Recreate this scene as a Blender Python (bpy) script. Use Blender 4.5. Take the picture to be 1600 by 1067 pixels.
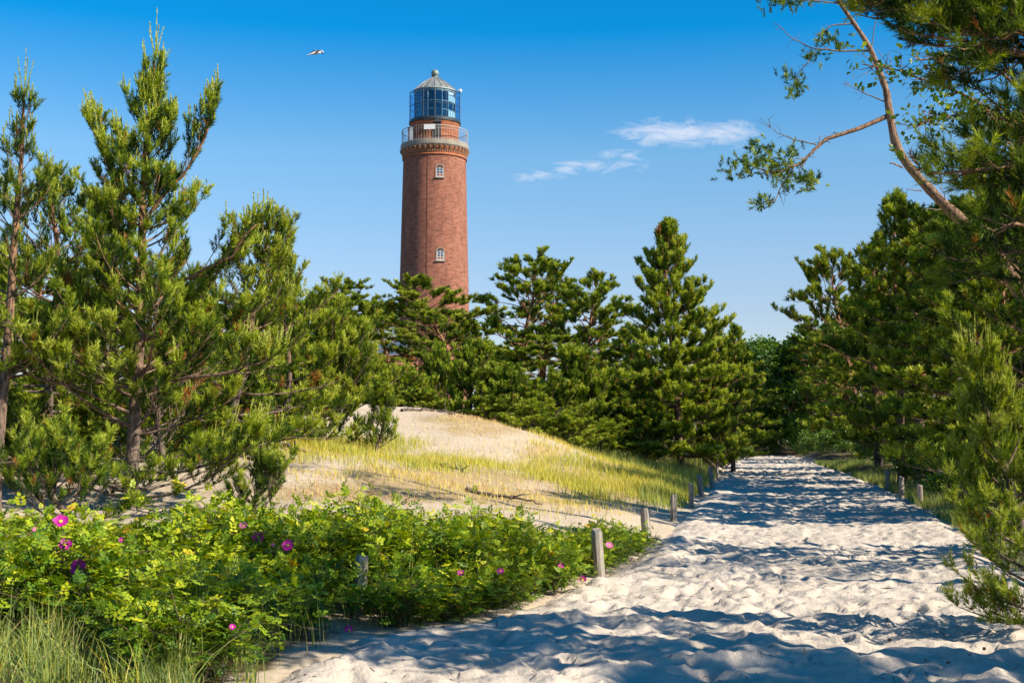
import bpy, math
import numpy as np
from mathutils import Vector, Matrix

for _o in list(bpy.data.objects):
    bpy.data.objects.remove(_o)
scene = bpy.context.scene
COL = scene.collection
rad = math.radians

# ------------------------------------------------------------------ camera
FPX, CX, CY, HOR, CAMZ = 2000.0, 800.0, 533.5, 690.0, 1.65
TILT = math.atan((HOR - CY) / FPX)
cam_d = bpy.data.cameras.new('camera')
cam_d.sensor_width = 36.0
cam_d.lens = 36.0 * FPX / 1600.0
cam_d.clip_start, cam_d.clip_end = 0.1, 9000
cam = bpy.data.objects.new('camera', cam_d)
COL.objects.link(cam)
cam.location = (0, 0, CAMZ)
cam.rotation_euler = (math.pi / 2 + TILT, 0, 0)
scene.camera = cam
cam_d.dof.use_dof = True
cam_d.dof.focus_distance = 32.0
cam_d.dof.aperture_fstop = 9.0

# ------------------------------------------------------------------ sun and sky
SUN_AZ, SUN_EL = 117.0, 38.0            # azimuth clockwise from +Y
sdir = Vector((math.sin(rad(SUN_AZ)) * math.cos(rad(SUN_EL)), math.cos(rad(SUN_AZ)) * math.cos(rad(SUN_EL)), math.sin(rad(SUN_EL))))
sun_d = bpy.data.lights.new('sun', 'SUN')
sun_d.energy = 5.0
sun_d.angle = rad(0.53)
sun_d.color = (1.0, 0.91, 0.76)
sun = bpy.data.objects.new('sun', sun_d)
COL.objects.link(sun)
sun.location = (30, -20, 40)
sun.rotation_euler = sdir.to_track_quat('Z', 'Y').to_euler()

world = bpy.data.worlds.new('World')
scene.world = world
world.use_nodes = True
wn, wl = world.node_tree.nodes, world.node_tree.links
wn.clear()
SKY_STRENGTH = 0.098


def wnode(kind, **kw):
    n = wn.new(kind)
    for k, v in kw.items():
        setattr(n, k, v)
    return n


def wmath(op, a, b=None, clamp=False):
    n = wnode('ShaderNodeMath', operation=op, use_clamp=clamp)
    for i, v in enumerate((a, b)):
        if v is None:
            continue
        if isinstance(v, (int, float)):
            n.inputs[i].default_value = v
        else:
            wl.new(v, n.inputs[i])
    return n.outputs[0]


sky = wnode('ShaderNodeTexSky', sky_type='NISHITA')
sky.sun_disc = False
sky.sun_elevation = rad(SUN_EL)
sky.sun_rotation = rad(SUN_AZ)
sky.air_density = 1.0
sky.dust_density = 0.0
sky.ozone_density = 4.0
hsv = wnode('ShaderNodeHueSaturation')
hsv.inputs['Hue'].default_value = 0.5
hsv.inputs['Saturation'].default_value = 1.0
hsv.inputs['Value'].default_value = 1.0
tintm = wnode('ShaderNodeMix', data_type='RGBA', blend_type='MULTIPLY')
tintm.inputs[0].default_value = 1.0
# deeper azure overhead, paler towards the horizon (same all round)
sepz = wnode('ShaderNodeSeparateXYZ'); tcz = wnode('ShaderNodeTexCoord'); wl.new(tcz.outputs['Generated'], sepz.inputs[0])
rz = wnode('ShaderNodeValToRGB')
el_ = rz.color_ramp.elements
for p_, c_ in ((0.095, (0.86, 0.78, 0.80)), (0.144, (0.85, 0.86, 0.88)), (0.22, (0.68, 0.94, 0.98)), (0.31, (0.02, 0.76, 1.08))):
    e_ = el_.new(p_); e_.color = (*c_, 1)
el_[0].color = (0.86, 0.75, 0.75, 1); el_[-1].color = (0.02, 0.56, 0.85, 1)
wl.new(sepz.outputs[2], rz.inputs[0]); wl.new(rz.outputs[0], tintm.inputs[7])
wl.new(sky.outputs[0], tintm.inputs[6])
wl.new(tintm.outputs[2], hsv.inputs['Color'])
tc = wnode('ShaderNodeTexCoord')
sep = wnode('ShaderNodeSeparateXYZ')
wl.new(tc.outputs['Generated'], sep.inputs[0])
ypos = wmath('MAXIMUM', sep.outputs[1], 0.05)
cu = wmath('DIVIDE', sep.outputs[0], ypos)
cv = wmath('DIVIDE', sep.outputs[2], ypos)
comb = wnode('ShaderNodeCombineXYZ')
wl.new(cu, comb.inputs[0]); wl.new(cv, comb.inputs[1])
mp = wnode('ShaderNodeMapping')
mp.inputs['Scale'].default_value = (42, 120, 1)
wl.new(comb.outputs[0], mp.inputs[0])
nz = wnode('ShaderNodeTexNoise')
nz.inputs['Scale'].default_value = 1.0
nz.inputs['Detail'].default_value = 9.0
nz.inputs['Roughness'].default_value = 0.6
nz.inputs['Distortion'].default_value = 0.9
wl.new(mp.outputs[0], nz.inputs['Vector'])


def pix_dir(px, py):
    u, v = (px - CX) / FPX, (CY - py) / FPX
    c, s = math.cos(TILT), math.sin(TILT)
    return u / (c - v * s), (s + v * c) / (c - v * s)


# small fair-weather clouds: centre and half size in direction space
mask = None
for (px, py, hw, hh, w) in ((1060, 207, 0.070, 0.0155, 1.0), (1125, 208, 0.040, 0.015, 0.95), (992, 204, 0.03, 0.007, 0.55), (975, 243, 0.028, 0.007, 0.5),
                            (888, 263, 0.020, 0.008, 0.75), (845, 276, 0.032, 0.008, 0.5), (950, 262, 0.05, 0.009, 0.42), (1420, 212, 0.03, 0.005, 0.3)):
    u0, v0 = pix_dir(px, py)
    a = wmath('DIVIDE', wmath('SUBTRACT', cu, u0), hw)
    b = wmath('DIVIDE', wmath('SUBTRACT', cv, v0), hh)
    r = wmath('SQRT', wmath('ADD', wmath('MULTIPLY', a, a), wmath('MULTIPLY', b, b)))
    m = wmath('MULTIPLY', wmath('SUBTRACT', 1.0, r, True), w)
    mask = m if mask is None else wmath('MAXIMUM', mask, m)
cl = wmath('SUBTRACT', wmath('ADD', wmath('MULTIPLY', mask, 1.35), wmath('MULTIPLY', nz.outputs[0], 2.6)), 1.55)
cl = wmath('MULTIPLY', cl, 0.5, True)
cl = wmath('MULTIPLY', wmath('MULTIPLY', cl, wmath('GREATER_THAN', sep.outputs[1], 0.06)), wmath('MULTIPLY', mask, 4.0, True), True)
mixc = wnode('ShaderNodeMix', data_type='RGBA')
wl.new(cl, mixc.inputs[0])
wl.new(hsv.outputs[0], mixc.inputs[6])
mixc.inputs[7].default_value = (6.6, 6.3, 6.5, 1)
bg = wnode('ShaderNodeBackground')
bg.inputs['Strength'].default_value = SKY_STRENGTH
wl.new(mixc.outputs[2], bg.inputs['Color'])
wo = wnode('ShaderNodeOutputWorld')
wl.new(bg.outputs[0], wo.inputs[0])

vs = scene.view_settings
vs.view_transform = 'Standard'
vs.look = 'None'
vs.exposure = 0.75
vs.gamma = 1.0
vs.use_curve_mapping = False
scene.render.engine = 'CYCLES'
scene.cycles.max_bounces = 8
scene.cycles.diffuse_bounces = 1
scene.cycles.transparent_max_bounces = 16
scene.cycles.use_denoising = True

# ------------------------------------------------------------------ helpers


def P(px, py, d):
    """the point seen at photo pixel (px, py) that stands d metres ahead"""
    a, b = pix_dir(px, py)
    return Vector((a * d, d, CAMZ + b * d))


def proj(x, y, z):
    c, s = math.cos(TILT), math.sin(TILT)
    zz = z - CAMZ
    f = y * c + zz * s
    return CX + FPX * x / f, CY - FPX * (-y * s + zz * c) / f


def nrm(v):
    return v / np.maximum(np.linalg.norm(v, axis=-1, keepdims=True), 1e-9)


def _hash(ix, iy, seed):
    n = (ix.astype(np.int64) * 374761393 + iy.astype(np.int64) * 668265263 + seed * 982451653) & 0xffffffff
    n = ((n ^ (n >> 13)) * 1274126177) & 0xffffffff
    n = ((n ^ (n >> 16)) * 2246822519) & 0xffffffff
    return ((n ^ (n >> 15)) & 0xffffff) / float(0xffffff)


def vnoise(x, y, seed=0):
    ix, iy = np.floor(x), np.floor(y)
    fx, fy = x - ix, y - iy
    fx = fx * fx * fx * (fx * (fx * 6 - 15) + 10)
    fy = fy * fy * fy * (fy * (fy * 6 - 15) + 10)
    ix = ix.astype(np.int64); iy = iy.astype(np.int64)
    a, b = _hash(ix, iy, seed), _hash(ix + 1, iy, seed)
    c, d = _hash(ix, iy + 1, seed), _hash(ix + 1, iy + 1, seed)
    return (a * (1 - fx) + b * fx) * (1 - fy) + (c * (1 - fx) + d * fx) * fy


def fbm(x, y, seed=0, oct=4):
    s, a, t = 0, 1.0, 0
    for i in range(oct):
        s = s + a * (vnoise(x * 2 ** i + 17.3 * i, y * 2 ** i - 9.1 * i, seed + i) - 0.5)
        t += a; a *= 0.5
    return s / t


def worley(x, y, seed=0):
    ix, iy = np.floor(x).astype(np.int64), np.floor(y).astype(np.int64)
    best = np.full(x.shape, 9.0)
    for dx in (-1, 0, 1):
        for dy in (-1, 0, 1):
            cx, cy = ix + dx, iy + dy
            qx, qy = cx + _hash(cx, cy, seed), cy + _hash(cx, cy, seed + 77)
            best = np.minimum(best, (x - qx) ** 2 + (y - qy) ** 2)
    return np.sqrt(best)


def sstep(a, b, x):
    t = np.clip((x - a) / (b - a), 0, 1)
    return t * t * (3 - 2 * t)


def mesh_np(name, V, F, mats=(), tint=None, smooth=False, mat_idx=None, uv=None):
    V = np.asarray(V, dtype=np.float32); F = np.asarray(F, dtype=np.int32)
    k = F.shape[1]
    me = bpy.data.meshes.new(name)
    me.vertices.add(len(V)); me.vertices.foreach_set('co', V.ravel())
    me.loops.add(F.size); me.loops.foreach_set('vertex_index', F.ravel())
    me.polygons.add(len(F))
    me.polygons.foreach_set('loop_start', np.arange(0, F.size, k, dtype=np.int32))
    me.polygons.foreach_set('loop_total', np.full(len(F), k, dtype=np.int32))
    if smooth:
        me.polygons.foreach_set('use_smooth', np.ones(len(F), dtype=bool))
    if mat_idx is not None:
        me.polygons.foreach_set('material_index', np.asarray(mat_idx, dtype=np.int32))
    for m in mats:
        me.materials.append(m)
    if tint is not None:
        for nm, arr in (tint.items() if isinstance(tint, dict) else (('tint', tint),)):
            at = me.attributes.new(nm, 'FLOAT', 'POINT')
            at.data.foreach_set('value', np.asarray(arr, dtype=np.float32))
    if uv is not None:
        ul = me.uv_layers.new(name='UVMap')
        ul.data.foreach_set('uv', np.asarray(uv, dtype=np.float32)[F.ravel()].ravel())
    me.update()
    return me


def link(name, me, parent=None, loc=(0, 0, 0), rot=(0, 0, 0), label=None, cat=None, group=None, kind=None):
    o = bpy.data.objects.new(name, me)
    COL.objects.link(o)
    o.location = loc; o.rotation_euler = rot
    if parent is not None:
        o.parent = parent
    if label: o['label'] = label
    if cat: o['category'] = cat
    if group: o['group'] = group
    if kind: o['kind'] = kind
    return o


def thing(name, label, cat, loc=(0, 0, 0), rotz=0.0, group=None, scale=None):
    o = link(name, None, None, loc, (0, 0, rotz), label, cat, group)
    o.empty_display_size = 0.3
    if scale: o.scale = scale
    return o


def dup(root, loc, rotz, scale=(1, 1, 1), label=None, group=None):
    def cp(o, parent):
        c = o.copy(); COL.objects.link(c); c.parent = parent
        for ch in [x for x in children.get(o.name, ())]:
            cp(ch, c)
        return c
    children = {}
    stack = [root]
    while stack:
        q = stack.pop()
        children[q.name] = list(q.children)
        stack += list(q.children)
    r = cp(root, None)
    r.location = loc; r.rotation_euler = (0, 0, rotz); r.scale = scale
    if label: r['label'] = label
    if group: r['group'] = group
    return r


class Tubes:
    """collects tapering tubes into one triangle mesh"""
    def __init__(s):
        s.V, s.F, s.n = [], [], 0

    def add(s, pts, radii, sides=6, cap=True):
        pts = np.asarray(pts, dtype=float); radii = np.asarray(radii, dtype=float)
        k = len(pts)
        tan = np.gradient(pts, axis=0)
        tan = nrm(tan)
        ref = np.array([0.31, 0.9, 0.17]) if abs(tan[0][1]) < 0.8 else np.array([1.0, 0.1, 0.2])
        a = nrm(np.cross(tan, ref)); b = np.cross(tan, a)
        th = np.arange(sides) * 2 * math.pi / sides
        ring = a[:, None, :] * np.cos(th)[None, :, None] + b[:, None, :] * np.sin(th)[None, :, None]
        V = pts[:, None, :] + ring * radii[:, None, None]
        i = np.arange(k - 1)[:, None] * sides; j = np.arange(sides)[None, :]; j2 = (j + 1) % sides
        q = np.stack([i + j, i + j2, i + sides + j2, i + sides + j], -1).reshape(-1, 4)
        F = np.concatenate([q[:, [0, 1, 2]], q[:, [0, 2, 3]]])
        V = V.reshape(-1, 3)
        if cap:
            V = np.concatenate([V, pts[-1:]])
            c = len(V) - 1; e = (k - 1) * sides
            F = np.concatenate([F, np.array([[e + t, e + (t + 1) % sides, c] for t in range(sides)])])
        s.V.append(V); s.F.append(F + s.n); s.n += len(V)

    def mesh(s, name, mat):
        return mesh_np(name, np.concatenate(s.V), np.concatenate(s.F), (mat,), smooth=True)


class MB:
    """small solid builder: boxes, lathes, prisms, tubes -> one mesh"""
    def __init__(s):
        s.V, s.F = [], []

    def box(s, c, size, rotz=0.0, M=None):
        x, y, z = (v / 2 for v in size)
        n = len(s.V)
        R = Matrix.Rotation(rotz, 4, 'Z') if M is None else M
        for p in ((-x, -y, -z), (x, -y, -z), (x, y, -z), (-x, y, -z), (-x, -y, z), (x, -y, z), (x, y, z), (-x, y, z)):
            s.V.append(tuple(R @ Vector(p) + Vector(c)))
        for f in ((3, 2, 1, 0), (4, 5, 6, 7), (0, 1, 5, 4), (1, 2, 6, 5), (2, 3, 7, 6), (3, 0, 4, 7)):
            s.F.append(tuple(n + i for i in f))
        return s

    def lathe(s, prof, seg=48, a0=0.0, close=True):
        n = len(s.V); k = len(prof)
        for i in range(seg):
            a = a0 + 2 * math.pi * i / seg
            for r, z in prof:
                s.V.append((r * math.cos(a), r * math.sin(a), z))
        for i in range(seg):
            j = (i + 1) % seg
            for t in range(k - 1):
                s.F.append((n + i * k + t, n + j * k + t, n + j * k + t + 1, n + i * k + t + 1))
        if close:
            s.F.append(tuple(n + i * k + k - 1 for i in range(seg)))
            s.F.append(tuple(n + (seg - 1 - i) * k for i in range(seg)))
        return s

    def tube(s, a, b, r, sides=6):
        a, b = Vector(a), Vector(b)
        d = (b - a).normalized()
        u = d.orthogonal().normalized(); w = d.cross(u)
        n = len(s.V)
        for p in (a, b):
            for i in range(sides):
                t = 2 * math.pi * i / sides
                s.V.append(tuple(p + (u * math.cos(t) + w * math.sin(t)) * r))
        for i in range(sides):
            j = (i + 1) % sides
            s.F.append((n + i, n + j, n + sides + j, n + sides + i))
        s.F.append(tuple(n + i for i in reversed(range(sides))))
        s.F.append(tuple(n + sides + i for i in range(sides)))
        return s

    def prism(s, outline, y0, y1):
        """outline in XZ, extruded along Y"""
        n = len(s.V); k = len(outline)
        for y in (y0, y1):
            for x, z in outline:
                s.V.append((x, y, z))
        for i in range(k):
            j = (i + 1) % k
            s.F.append((n + i, n + j, n + k + j, n + k + i))
        s.F.append(tuple(n + i for i in reversed(range(k))))
        s.F.append(tuple(n + k + i for i in range(k)))
        return s

    def xform(s, M):
        s.V = [tuple(M @ Vector(v)) for v in s.V]
        return s

    def mesh(s, name, mat, smooth=False):
        me = bpy.data.meshes.new(name)
        me.from_pydata(s.V, [], s.F)
        me.materials.append(mat)
        if smooth:
            for p in me.polygons:
                p.use_smooth = len(p.vertices) == 4
        me.update()
        return me

    def build(s, name, mat, parent=None, smooth=False, **kw):
        return link(name, s.mesh(name, mat, smooth), parent, **kw)


# ------------------------------------------------------------------ materials


def new_mat(name):
    m = bpy.data.materials.new(name)
    m.use_nodes = True
    m.node_tree.nodes.clear()
    return m, m.node_tree.nodes, m.node_tree.links


def ramp(nodes, stops, interp='LINEAR'):
    r = nodes.new('ShaderNodeValToRGB')
    r.color_ramp.interpolation = interp
    e = r.color_ramp.elements
    while len(e) > 1:
        e.remove(e[-1])
    e[0].position, e[0].color = stops[0][0], (*stops[0][1], 1)
    for p, c in stops[1:]:
        x = e.new(p); x.color = (*c, 1)
    return r


def leaf_mat(name, stops, trans=0.3, rough=0.5, spec=0.3, vary=0.12, coat=None):
    m, n, l = new_mat(name)
    at = n.new('ShaderNodeAttribute'); at.attribute_name = 'tint'
    r = ramp(n, stops)
    l.new(at.outputs['Fac'], r.inputs[0])
    oi = n.new('ShaderNodeObjectInfo')
    hs = n.new('ShaderNodeHueSaturation')
    mr = n.new('ShaderNodeMapRange'); mr.inputs[3].default_value = 1 - vary; mr.inputs[4].default_value = 1 + vary
    l.new(oi.outputs['Random'], mr.inputs[0]); l.new(mr.outputs[0], hs.inputs['Value'])
    l.new(r.outputs[0], hs.inputs['Color'])
    pb = n.new('ShaderNodeBsdfPrincipled')
    pb.inputs['Roughness'].default_value = rough
    pb.inputs['Specular IOR Level'].default_value = spec
    l.new(hs.outputs[0], pb.inputs['Base Color'])
    tr = n.new('ShaderNodeBsdfTranslucent')
    hs2 = n.new('ShaderNodeHueSaturation'); hs2.inputs['Hue'].default_value = 0.485; hs2.inputs['Saturation'].default_value = 1.15; hs2.inputs['Value'].default_value = trans
    l.new(hs.outputs[0], hs2.inputs['Color']); l.new(hs2.outputs[0], tr.inputs['Color'])
    mx = n.new('ShaderNodeAddShader')      # a leaf reflects and lets light through
    l.new(pb.outputs[0], mx.inputs[0]); l.new(tr.outputs[0], mx.inputs[1])
    o = n.new('ShaderNodeOutputMaterial'); l.new(mx.outputs[0], o.inputs[0])
    return m


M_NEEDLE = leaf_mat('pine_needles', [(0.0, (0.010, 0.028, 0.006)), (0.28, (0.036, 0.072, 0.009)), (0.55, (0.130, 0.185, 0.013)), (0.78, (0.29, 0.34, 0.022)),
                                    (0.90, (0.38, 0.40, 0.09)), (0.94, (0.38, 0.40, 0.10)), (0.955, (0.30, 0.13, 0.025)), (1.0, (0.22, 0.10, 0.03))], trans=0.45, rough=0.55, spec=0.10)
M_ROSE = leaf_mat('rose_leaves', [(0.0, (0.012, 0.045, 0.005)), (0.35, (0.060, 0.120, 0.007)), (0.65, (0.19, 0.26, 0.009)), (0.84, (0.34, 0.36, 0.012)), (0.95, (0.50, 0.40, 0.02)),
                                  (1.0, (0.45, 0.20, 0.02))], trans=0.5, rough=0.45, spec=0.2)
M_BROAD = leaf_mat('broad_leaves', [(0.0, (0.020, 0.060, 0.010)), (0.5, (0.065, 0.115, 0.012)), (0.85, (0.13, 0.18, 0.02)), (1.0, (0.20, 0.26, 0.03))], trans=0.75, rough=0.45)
M_GRASS = leaf_mat('grass_blades', [(0.0, (0.05, 0.09, 0.02)), (0.35, (0.18, 0.23, 0.06)), (0.6, (0.34, 0.31, 0.03)), (0.8, (0.46, 0.37, 0.10)), (0.92, (0.48, 0.38, 0.20)), (1.0, (0.30, 0.14, 0.08))],
                   trans=0.7, rough=0.5)


def bark_mat(name, c_low, c_high, c_dark, zsplit=(1.0, 4.0), scale=9.0, bump=0.6):
    """pine bark: grey plates low down, orange higher up"""
    m, n, l = new_mat(name)
    tcn = n.new('ShaderNodeTexCoord')
    sp = n.new('ShaderNodeSeparateXYZ'); l.new(tcn.outputs['Object'], sp.inputs[0])
    mr = n.new('ShaderNodeMapRange'); mr.inputs[1].default_value, mr.inputs[2].default_value = zsplit
    l.new(sp.outputs[2], mr.inputs[0])
    mx = n.new('ShaderNodeMix'); mx.data_type = 'RGBA'
    mx.inputs[6].default_value = (*c_low, 1); mx.inputs[7].default_value = (*c_high, 1)
    l.new(mr.outputs[0], mx.inputs[0])
    mpn = n.new('ShaderNodeMapping'); mpn.inputs['Scale'].default_value = (scale, scale, scale * 0.35)
    l.new(tcn.outputs['Object'], mpn.inputs[0])
    no = n.new('ShaderNodeTexNoise'); no.inputs['Scale'].default_value = 2.2; no.inputs['Detail'].default_value = 6; no.inputs['Roughness'].default_value = 0.7
    l.new(mpn.outputs[0], no.inputs['Vector'])
    rp = ramp(n, [(0.40, (0, 0, 0)), (0.58, (1, 1, 1))]); l.new(no.outputs[0], rp.inputs[0])
    m2 = n.new('ShaderNodeMix'); m2.data_type = 'RGBA'
    m2.inputs[6].default_value = (*c_dark, 1); l.new(mx.outputs[2], m2.inputs[7]); l.new(rp.outputs[0], m2.inputs[0])
    pb = n.new('ShaderNodeBsdfPrincipled'); pb.inputs['Roughness'].default_value = 0.9; pb.inputs['Specular IOR Level'].default_value = 0.15
    l.new(m2.outputs[2], pb.inputs['Base Color'])
    bp = n.new('ShaderNodeBump'); bp.inputs['Strength'].default_value = bump; bp.inputs['Distance'].default_value = 0.02
    l.new(no.outputs[0], bp.inputs['Height']); l.new(bp.outputs[0], pb.inputs['Normal'])
    o = n.new('ShaderNodeOutputMaterial'); l.new(pb.outputs[0], o.inputs[0])
    return m


M_BARK = bark_mat('pine_bark', (0.20, 0.15, 0.115), (0.38, 0.20, 0.10), (0.06, 0.045, 0.035), (0.8, 4.5))
M_BARK_RED = bark_mat('red_pine_bark', (0.17, 0.12, 0.09), (0.40, 0.19, 0.10), (0.07, 0.045, 0.035), (1.5, 4.0), 5.0)
M_BARK_PALE = bark_mat('pale_pine_bark', (0.32, 0.19, 0.11), (0.34, 0.21, 0.13), (0.12, 0.065, 0.04), (1.0, 6.0), 12.0)
M_TWIG = bark_mat('dead_twigs', (0.24, 0.20, 0.16), (0.26, 0.21, 0.17), (0.10, 0.08, 0.06), (0, 2), 20.0)
M_DRIFT = bark_mat('weathered_deadwood', (0.21, 0.17, 0.14), (0.21, 0.17, 0.14), (0.07, 0.055, 0.05), (0, 2), 16.0)
M_STEM = bark_mat('rose_canes', (0.17, 0.115, 0.07), (0.17, 0.13, 0.07), (0.07, 0.05, 0.035), (0, 1), 20.0)


def simple(name, col, rough=0.6, metal=0.0, var=0.0, scale=8.0, spec=0.4, bump=0.0):
    m, n, l = new_mat(name)
    pb = n.new('ShaderNodeBsdfPrincipled')
    pb.inputs['Roughness'].default_value = rough; pb.inputs['Metallic'].default_value = metal
    pb.inputs['Specular IOR Level'].default_value = spec
    pb.inputs['Base Color'].default_value = (*col, 1)
    tcn = n.new('ShaderNodeTexCoord')
    no = n.new('ShaderNodeTexNoise'); no.inputs['Scale'].default_value = scale; no.inputs['Detail'].default_value = 5
    l.new(tcn.outputs['Object'], no.inputs['Vector'])
    if var:
        a = tuple(max(0, c * (1 - var)) for c in col); b = tuple(min(1, c * (1 + var)) for c in col)
        r = ramp(n, [(0.3, a), (0.7, b)]); l.new(no.outputs[0], r.inputs[0]); l.new(r.outputs[0], pb.inputs['Base Color'])
    if bump:
        bp = n.new('ShaderNodeBump'); bp.inputs['Strength'].default_value = bump; bp.inputs['Distance'].default_value = 0.02
        l.new(no.outputs[0], bp.inputs['Height']); l.new(bp.outputs[0], pb.inputs['Normal'])
    o = n.new('ShaderNodeOutputMaterial'); l.new(pb.outputs[0], o.inputs[0])
    return m


def sand_mat():
    m, n, l = new_mat('path_sand')
    tcn = n.new('ShaderNodeTexCoord')
    a = n.new('ShaderNodeTexNoise'); a.inputs['Scale'].default_value = 0.9; a.inputs['Detail'].default_value = 6
    b = n.new('ShaderNodeTexNoise'); b.inputs['Scale'].default_value = 60; b.inputs['Detail'].default_value = 4; b.inputs['Roughness'].default_value = 0.7
    c = n.new('ShaderNodeTexNoise'); c.inputs['Scale'].default_value = 8; c.inputs['Detail'].default_value = 7; c.inputs['Roughness'].default_value = 0.62
    for t in (a, b, c):
        l.new(tcn.outputs['Object'], t.inputs['Vector'])
    r = ramp(n, [(0.3, (0.49, 0.415, 0.335)), (0.7, (0.59, 0.505, 0.415))]); l.new(a.outputs[0], r.inputs[0])
    r2 = ramp(n, [(0.22, (0.55, 0.52, 0.50)), (0.36, (1, 1, 1)), (0.9, (1.06, 1.05, 1.03))]); l.new(b.outputs[0], r2.inputs[0])
    mu = n.new('ShaderNodeMix'); mu.data_type = 'RGBA'; mu.blend_type = 'MULTIPLY'; mu.inputs[0].default_value = 0.6
    l.new(r.outputs[0], mu.inputs[6]); l.new(r2.outputs[0], mu.inputs[7])
    pb = n.new('ShaderNodeBsdfPrincipled'); pb.inputs['Roughness'].default_value = 0.95; pb.inputs['Specular IOR Level'].default_value = 0.1
    l.new(mu.outputs[2], pb.inputs['Base Color'])
    b1 = n.new('ShaderNodeBump'); b1.inputs['Strength'].default_value = 0.7; b1.inputs['Distance'].default_value = 0.07
    l.new(c.outputs[0], b1.inputs['Height'])
    b2 = n.new('ShaderNodeBump'); b2.inputs['Strength'].default_value = 0.5; b2.inputs['Distance'].default_value = 0.012
    l.new(b.outputs[0], b2.inputs['Height']); l.new(b1.outputs[0], b2.inputs['Normal']); l.new(b2.outputs[0], pb.inputs['Normal'])
    o = n.new('ShaderNodeOutputMaterial'); l.new(pb.outputs[0], o.inputs[0])
    return m


def ground_mat():
    """pale dune sand, dry moss and brown needle litter, chosen by the 'litter' and 'moss' attributes plus noise"""
    m, n, l = new_mat('dune_ground')
    tcn = n.new('ShaderNodeTexCoord')
    a = n.new('ShaderNodeTexNoise'); a.inputs['Scale'].default_value = 1.3; a.inputs['Detail'].default_value = 8; a.inputs['Roughness'].default_value = 0.7
    b = n.new('ShaderNodeTexNoise'); b.inputs['Scale'].default_value = 11; b.inputs['Detail'].default_value = 7; b.inputs['Roughness'].default_value = 0.75
    for t in (a, b):
        l.new(tcn.outputs['Object'], t.inputs['Vector'])
    sand = ramp(n, [(0.32, (0.36, 0.27, 0.18)), (0.5, (0.52, 0.42, 0.305)), (0.7, (0.59, 0.50, 0.385))]); l.new(b.outputs[0], sand.inputs[0])
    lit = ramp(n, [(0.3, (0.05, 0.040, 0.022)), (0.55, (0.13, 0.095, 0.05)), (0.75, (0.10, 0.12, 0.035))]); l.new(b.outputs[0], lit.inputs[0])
    moss = ramp(n, [(0.35, (0.30, 0.19, 0.12)), (0.5, (0.40, 0.30, 0.14)), (0.65, (0.46, 0.33, 0.23))]); l.new(b.outputs[0], moss.inputs[0])

    def fac(attr, lo, hi):
        at = n.new('ShaderNodeAttribute'); at.attribute_name = attr
        ad = n.new('ShaderNodeMath'); ad.operation = 'ADD'
        mu = n.new('ShaderNodeMath'); mu.operation = 'MULTIPLY'; mu.inputs[1].default_value = 1.1
        su = n.new('ShaderNodeMath'); su.operation = 'SUBTRACT'; su.inputs[1].default_value = 0.5
        l.new(a.outputs[0], su.inputs[0]); l.new(su.outputs[0], mu.inputs[0]); l.new(mu.outputs[0], ad.inputs[0]); l.new(at.outputs['Fac'], ad.inputs[1])
        mr = n.new('ShaderNodeMapRange'); mr.inputs[1].default_value = lo; mr.inputs[2].default_value = hi
        l.new(ad.outputs[0], mr.inputs[0])
        return mr.outputs[0]
    m1 = n.new('ShaderNodeMix'); m1.data_type = 'RGBA'
    l.new(fac('moss', 0.35, 0.75), m1.inputs[0]); l.new(sand.outputs[0], m1.inputs[6]); l.new(moss.outputs[0], m1.inputs[7])
    m2 = n.new('ShaderNodeMix'); m2.data_type = 'RGBA'
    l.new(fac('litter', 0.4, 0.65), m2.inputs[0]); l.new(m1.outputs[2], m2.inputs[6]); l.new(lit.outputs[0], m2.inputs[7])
    pb = n.new('ShaderNodeBsdfPrincipled'); pb.inputs['Roughness'].default_value = 0.95; pb.inputs['Specular IOR Level'].default_value = 0.1
    l.new(m2.outputs[2], pb.inputs['Base Color'])
    bp = n.new('ShaderNodeBump'); bp.inputs['Strength'].default_value = 0.7; bp.inputs['Distance'].default_value = 0.05
    l.new(b.outputs[0], bp.inputs['Height']); l.new(bp.outputs[0], pb.inputs['Normal'])
    o = n.new('ShaderNodeOutputMaterial'); l.new(pb.outputs[0], o.inputs[0])
    return m


# ------------------------------------------------------------------ terrain


def flat_pt(px, py):
    a, b = pix_dir(px, py)
    d = -CAMZ / b
    return a * d, d


PL = [flat_pt(*p) for p in ((430, 1067), (560, 1003), (800, 968), (940, 903), (1032, 852), (1062, 815), (1085, 795), (1105, 772), (1121, 750), (1136, 728), (1152, 714))]
PR = [flat_pt(*p) for p in ((1700, 1010), (1590, 905), (1525, 850), (1445, 800), (1395, 772), (1330, 745), (1272, 725), (1242, 714))]
PLx = np.array([-3.2, -2.6] + [p[0] for p in PL] + [26.0]); PLy = np.array([-8.0, 4.0] + [p[1] for p in PL] + [146.0])
PRx = np.array([3.2, 4.6] + [p[0] for p in PR] + [32.0]); PRy = np.array([-8.0, 6.0] + [p[1] for p in PR] + [146.0])


def path_x(y):
    return np.interp(y, PLy, PLx), np.interp(y, PRy, PRx)


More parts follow.
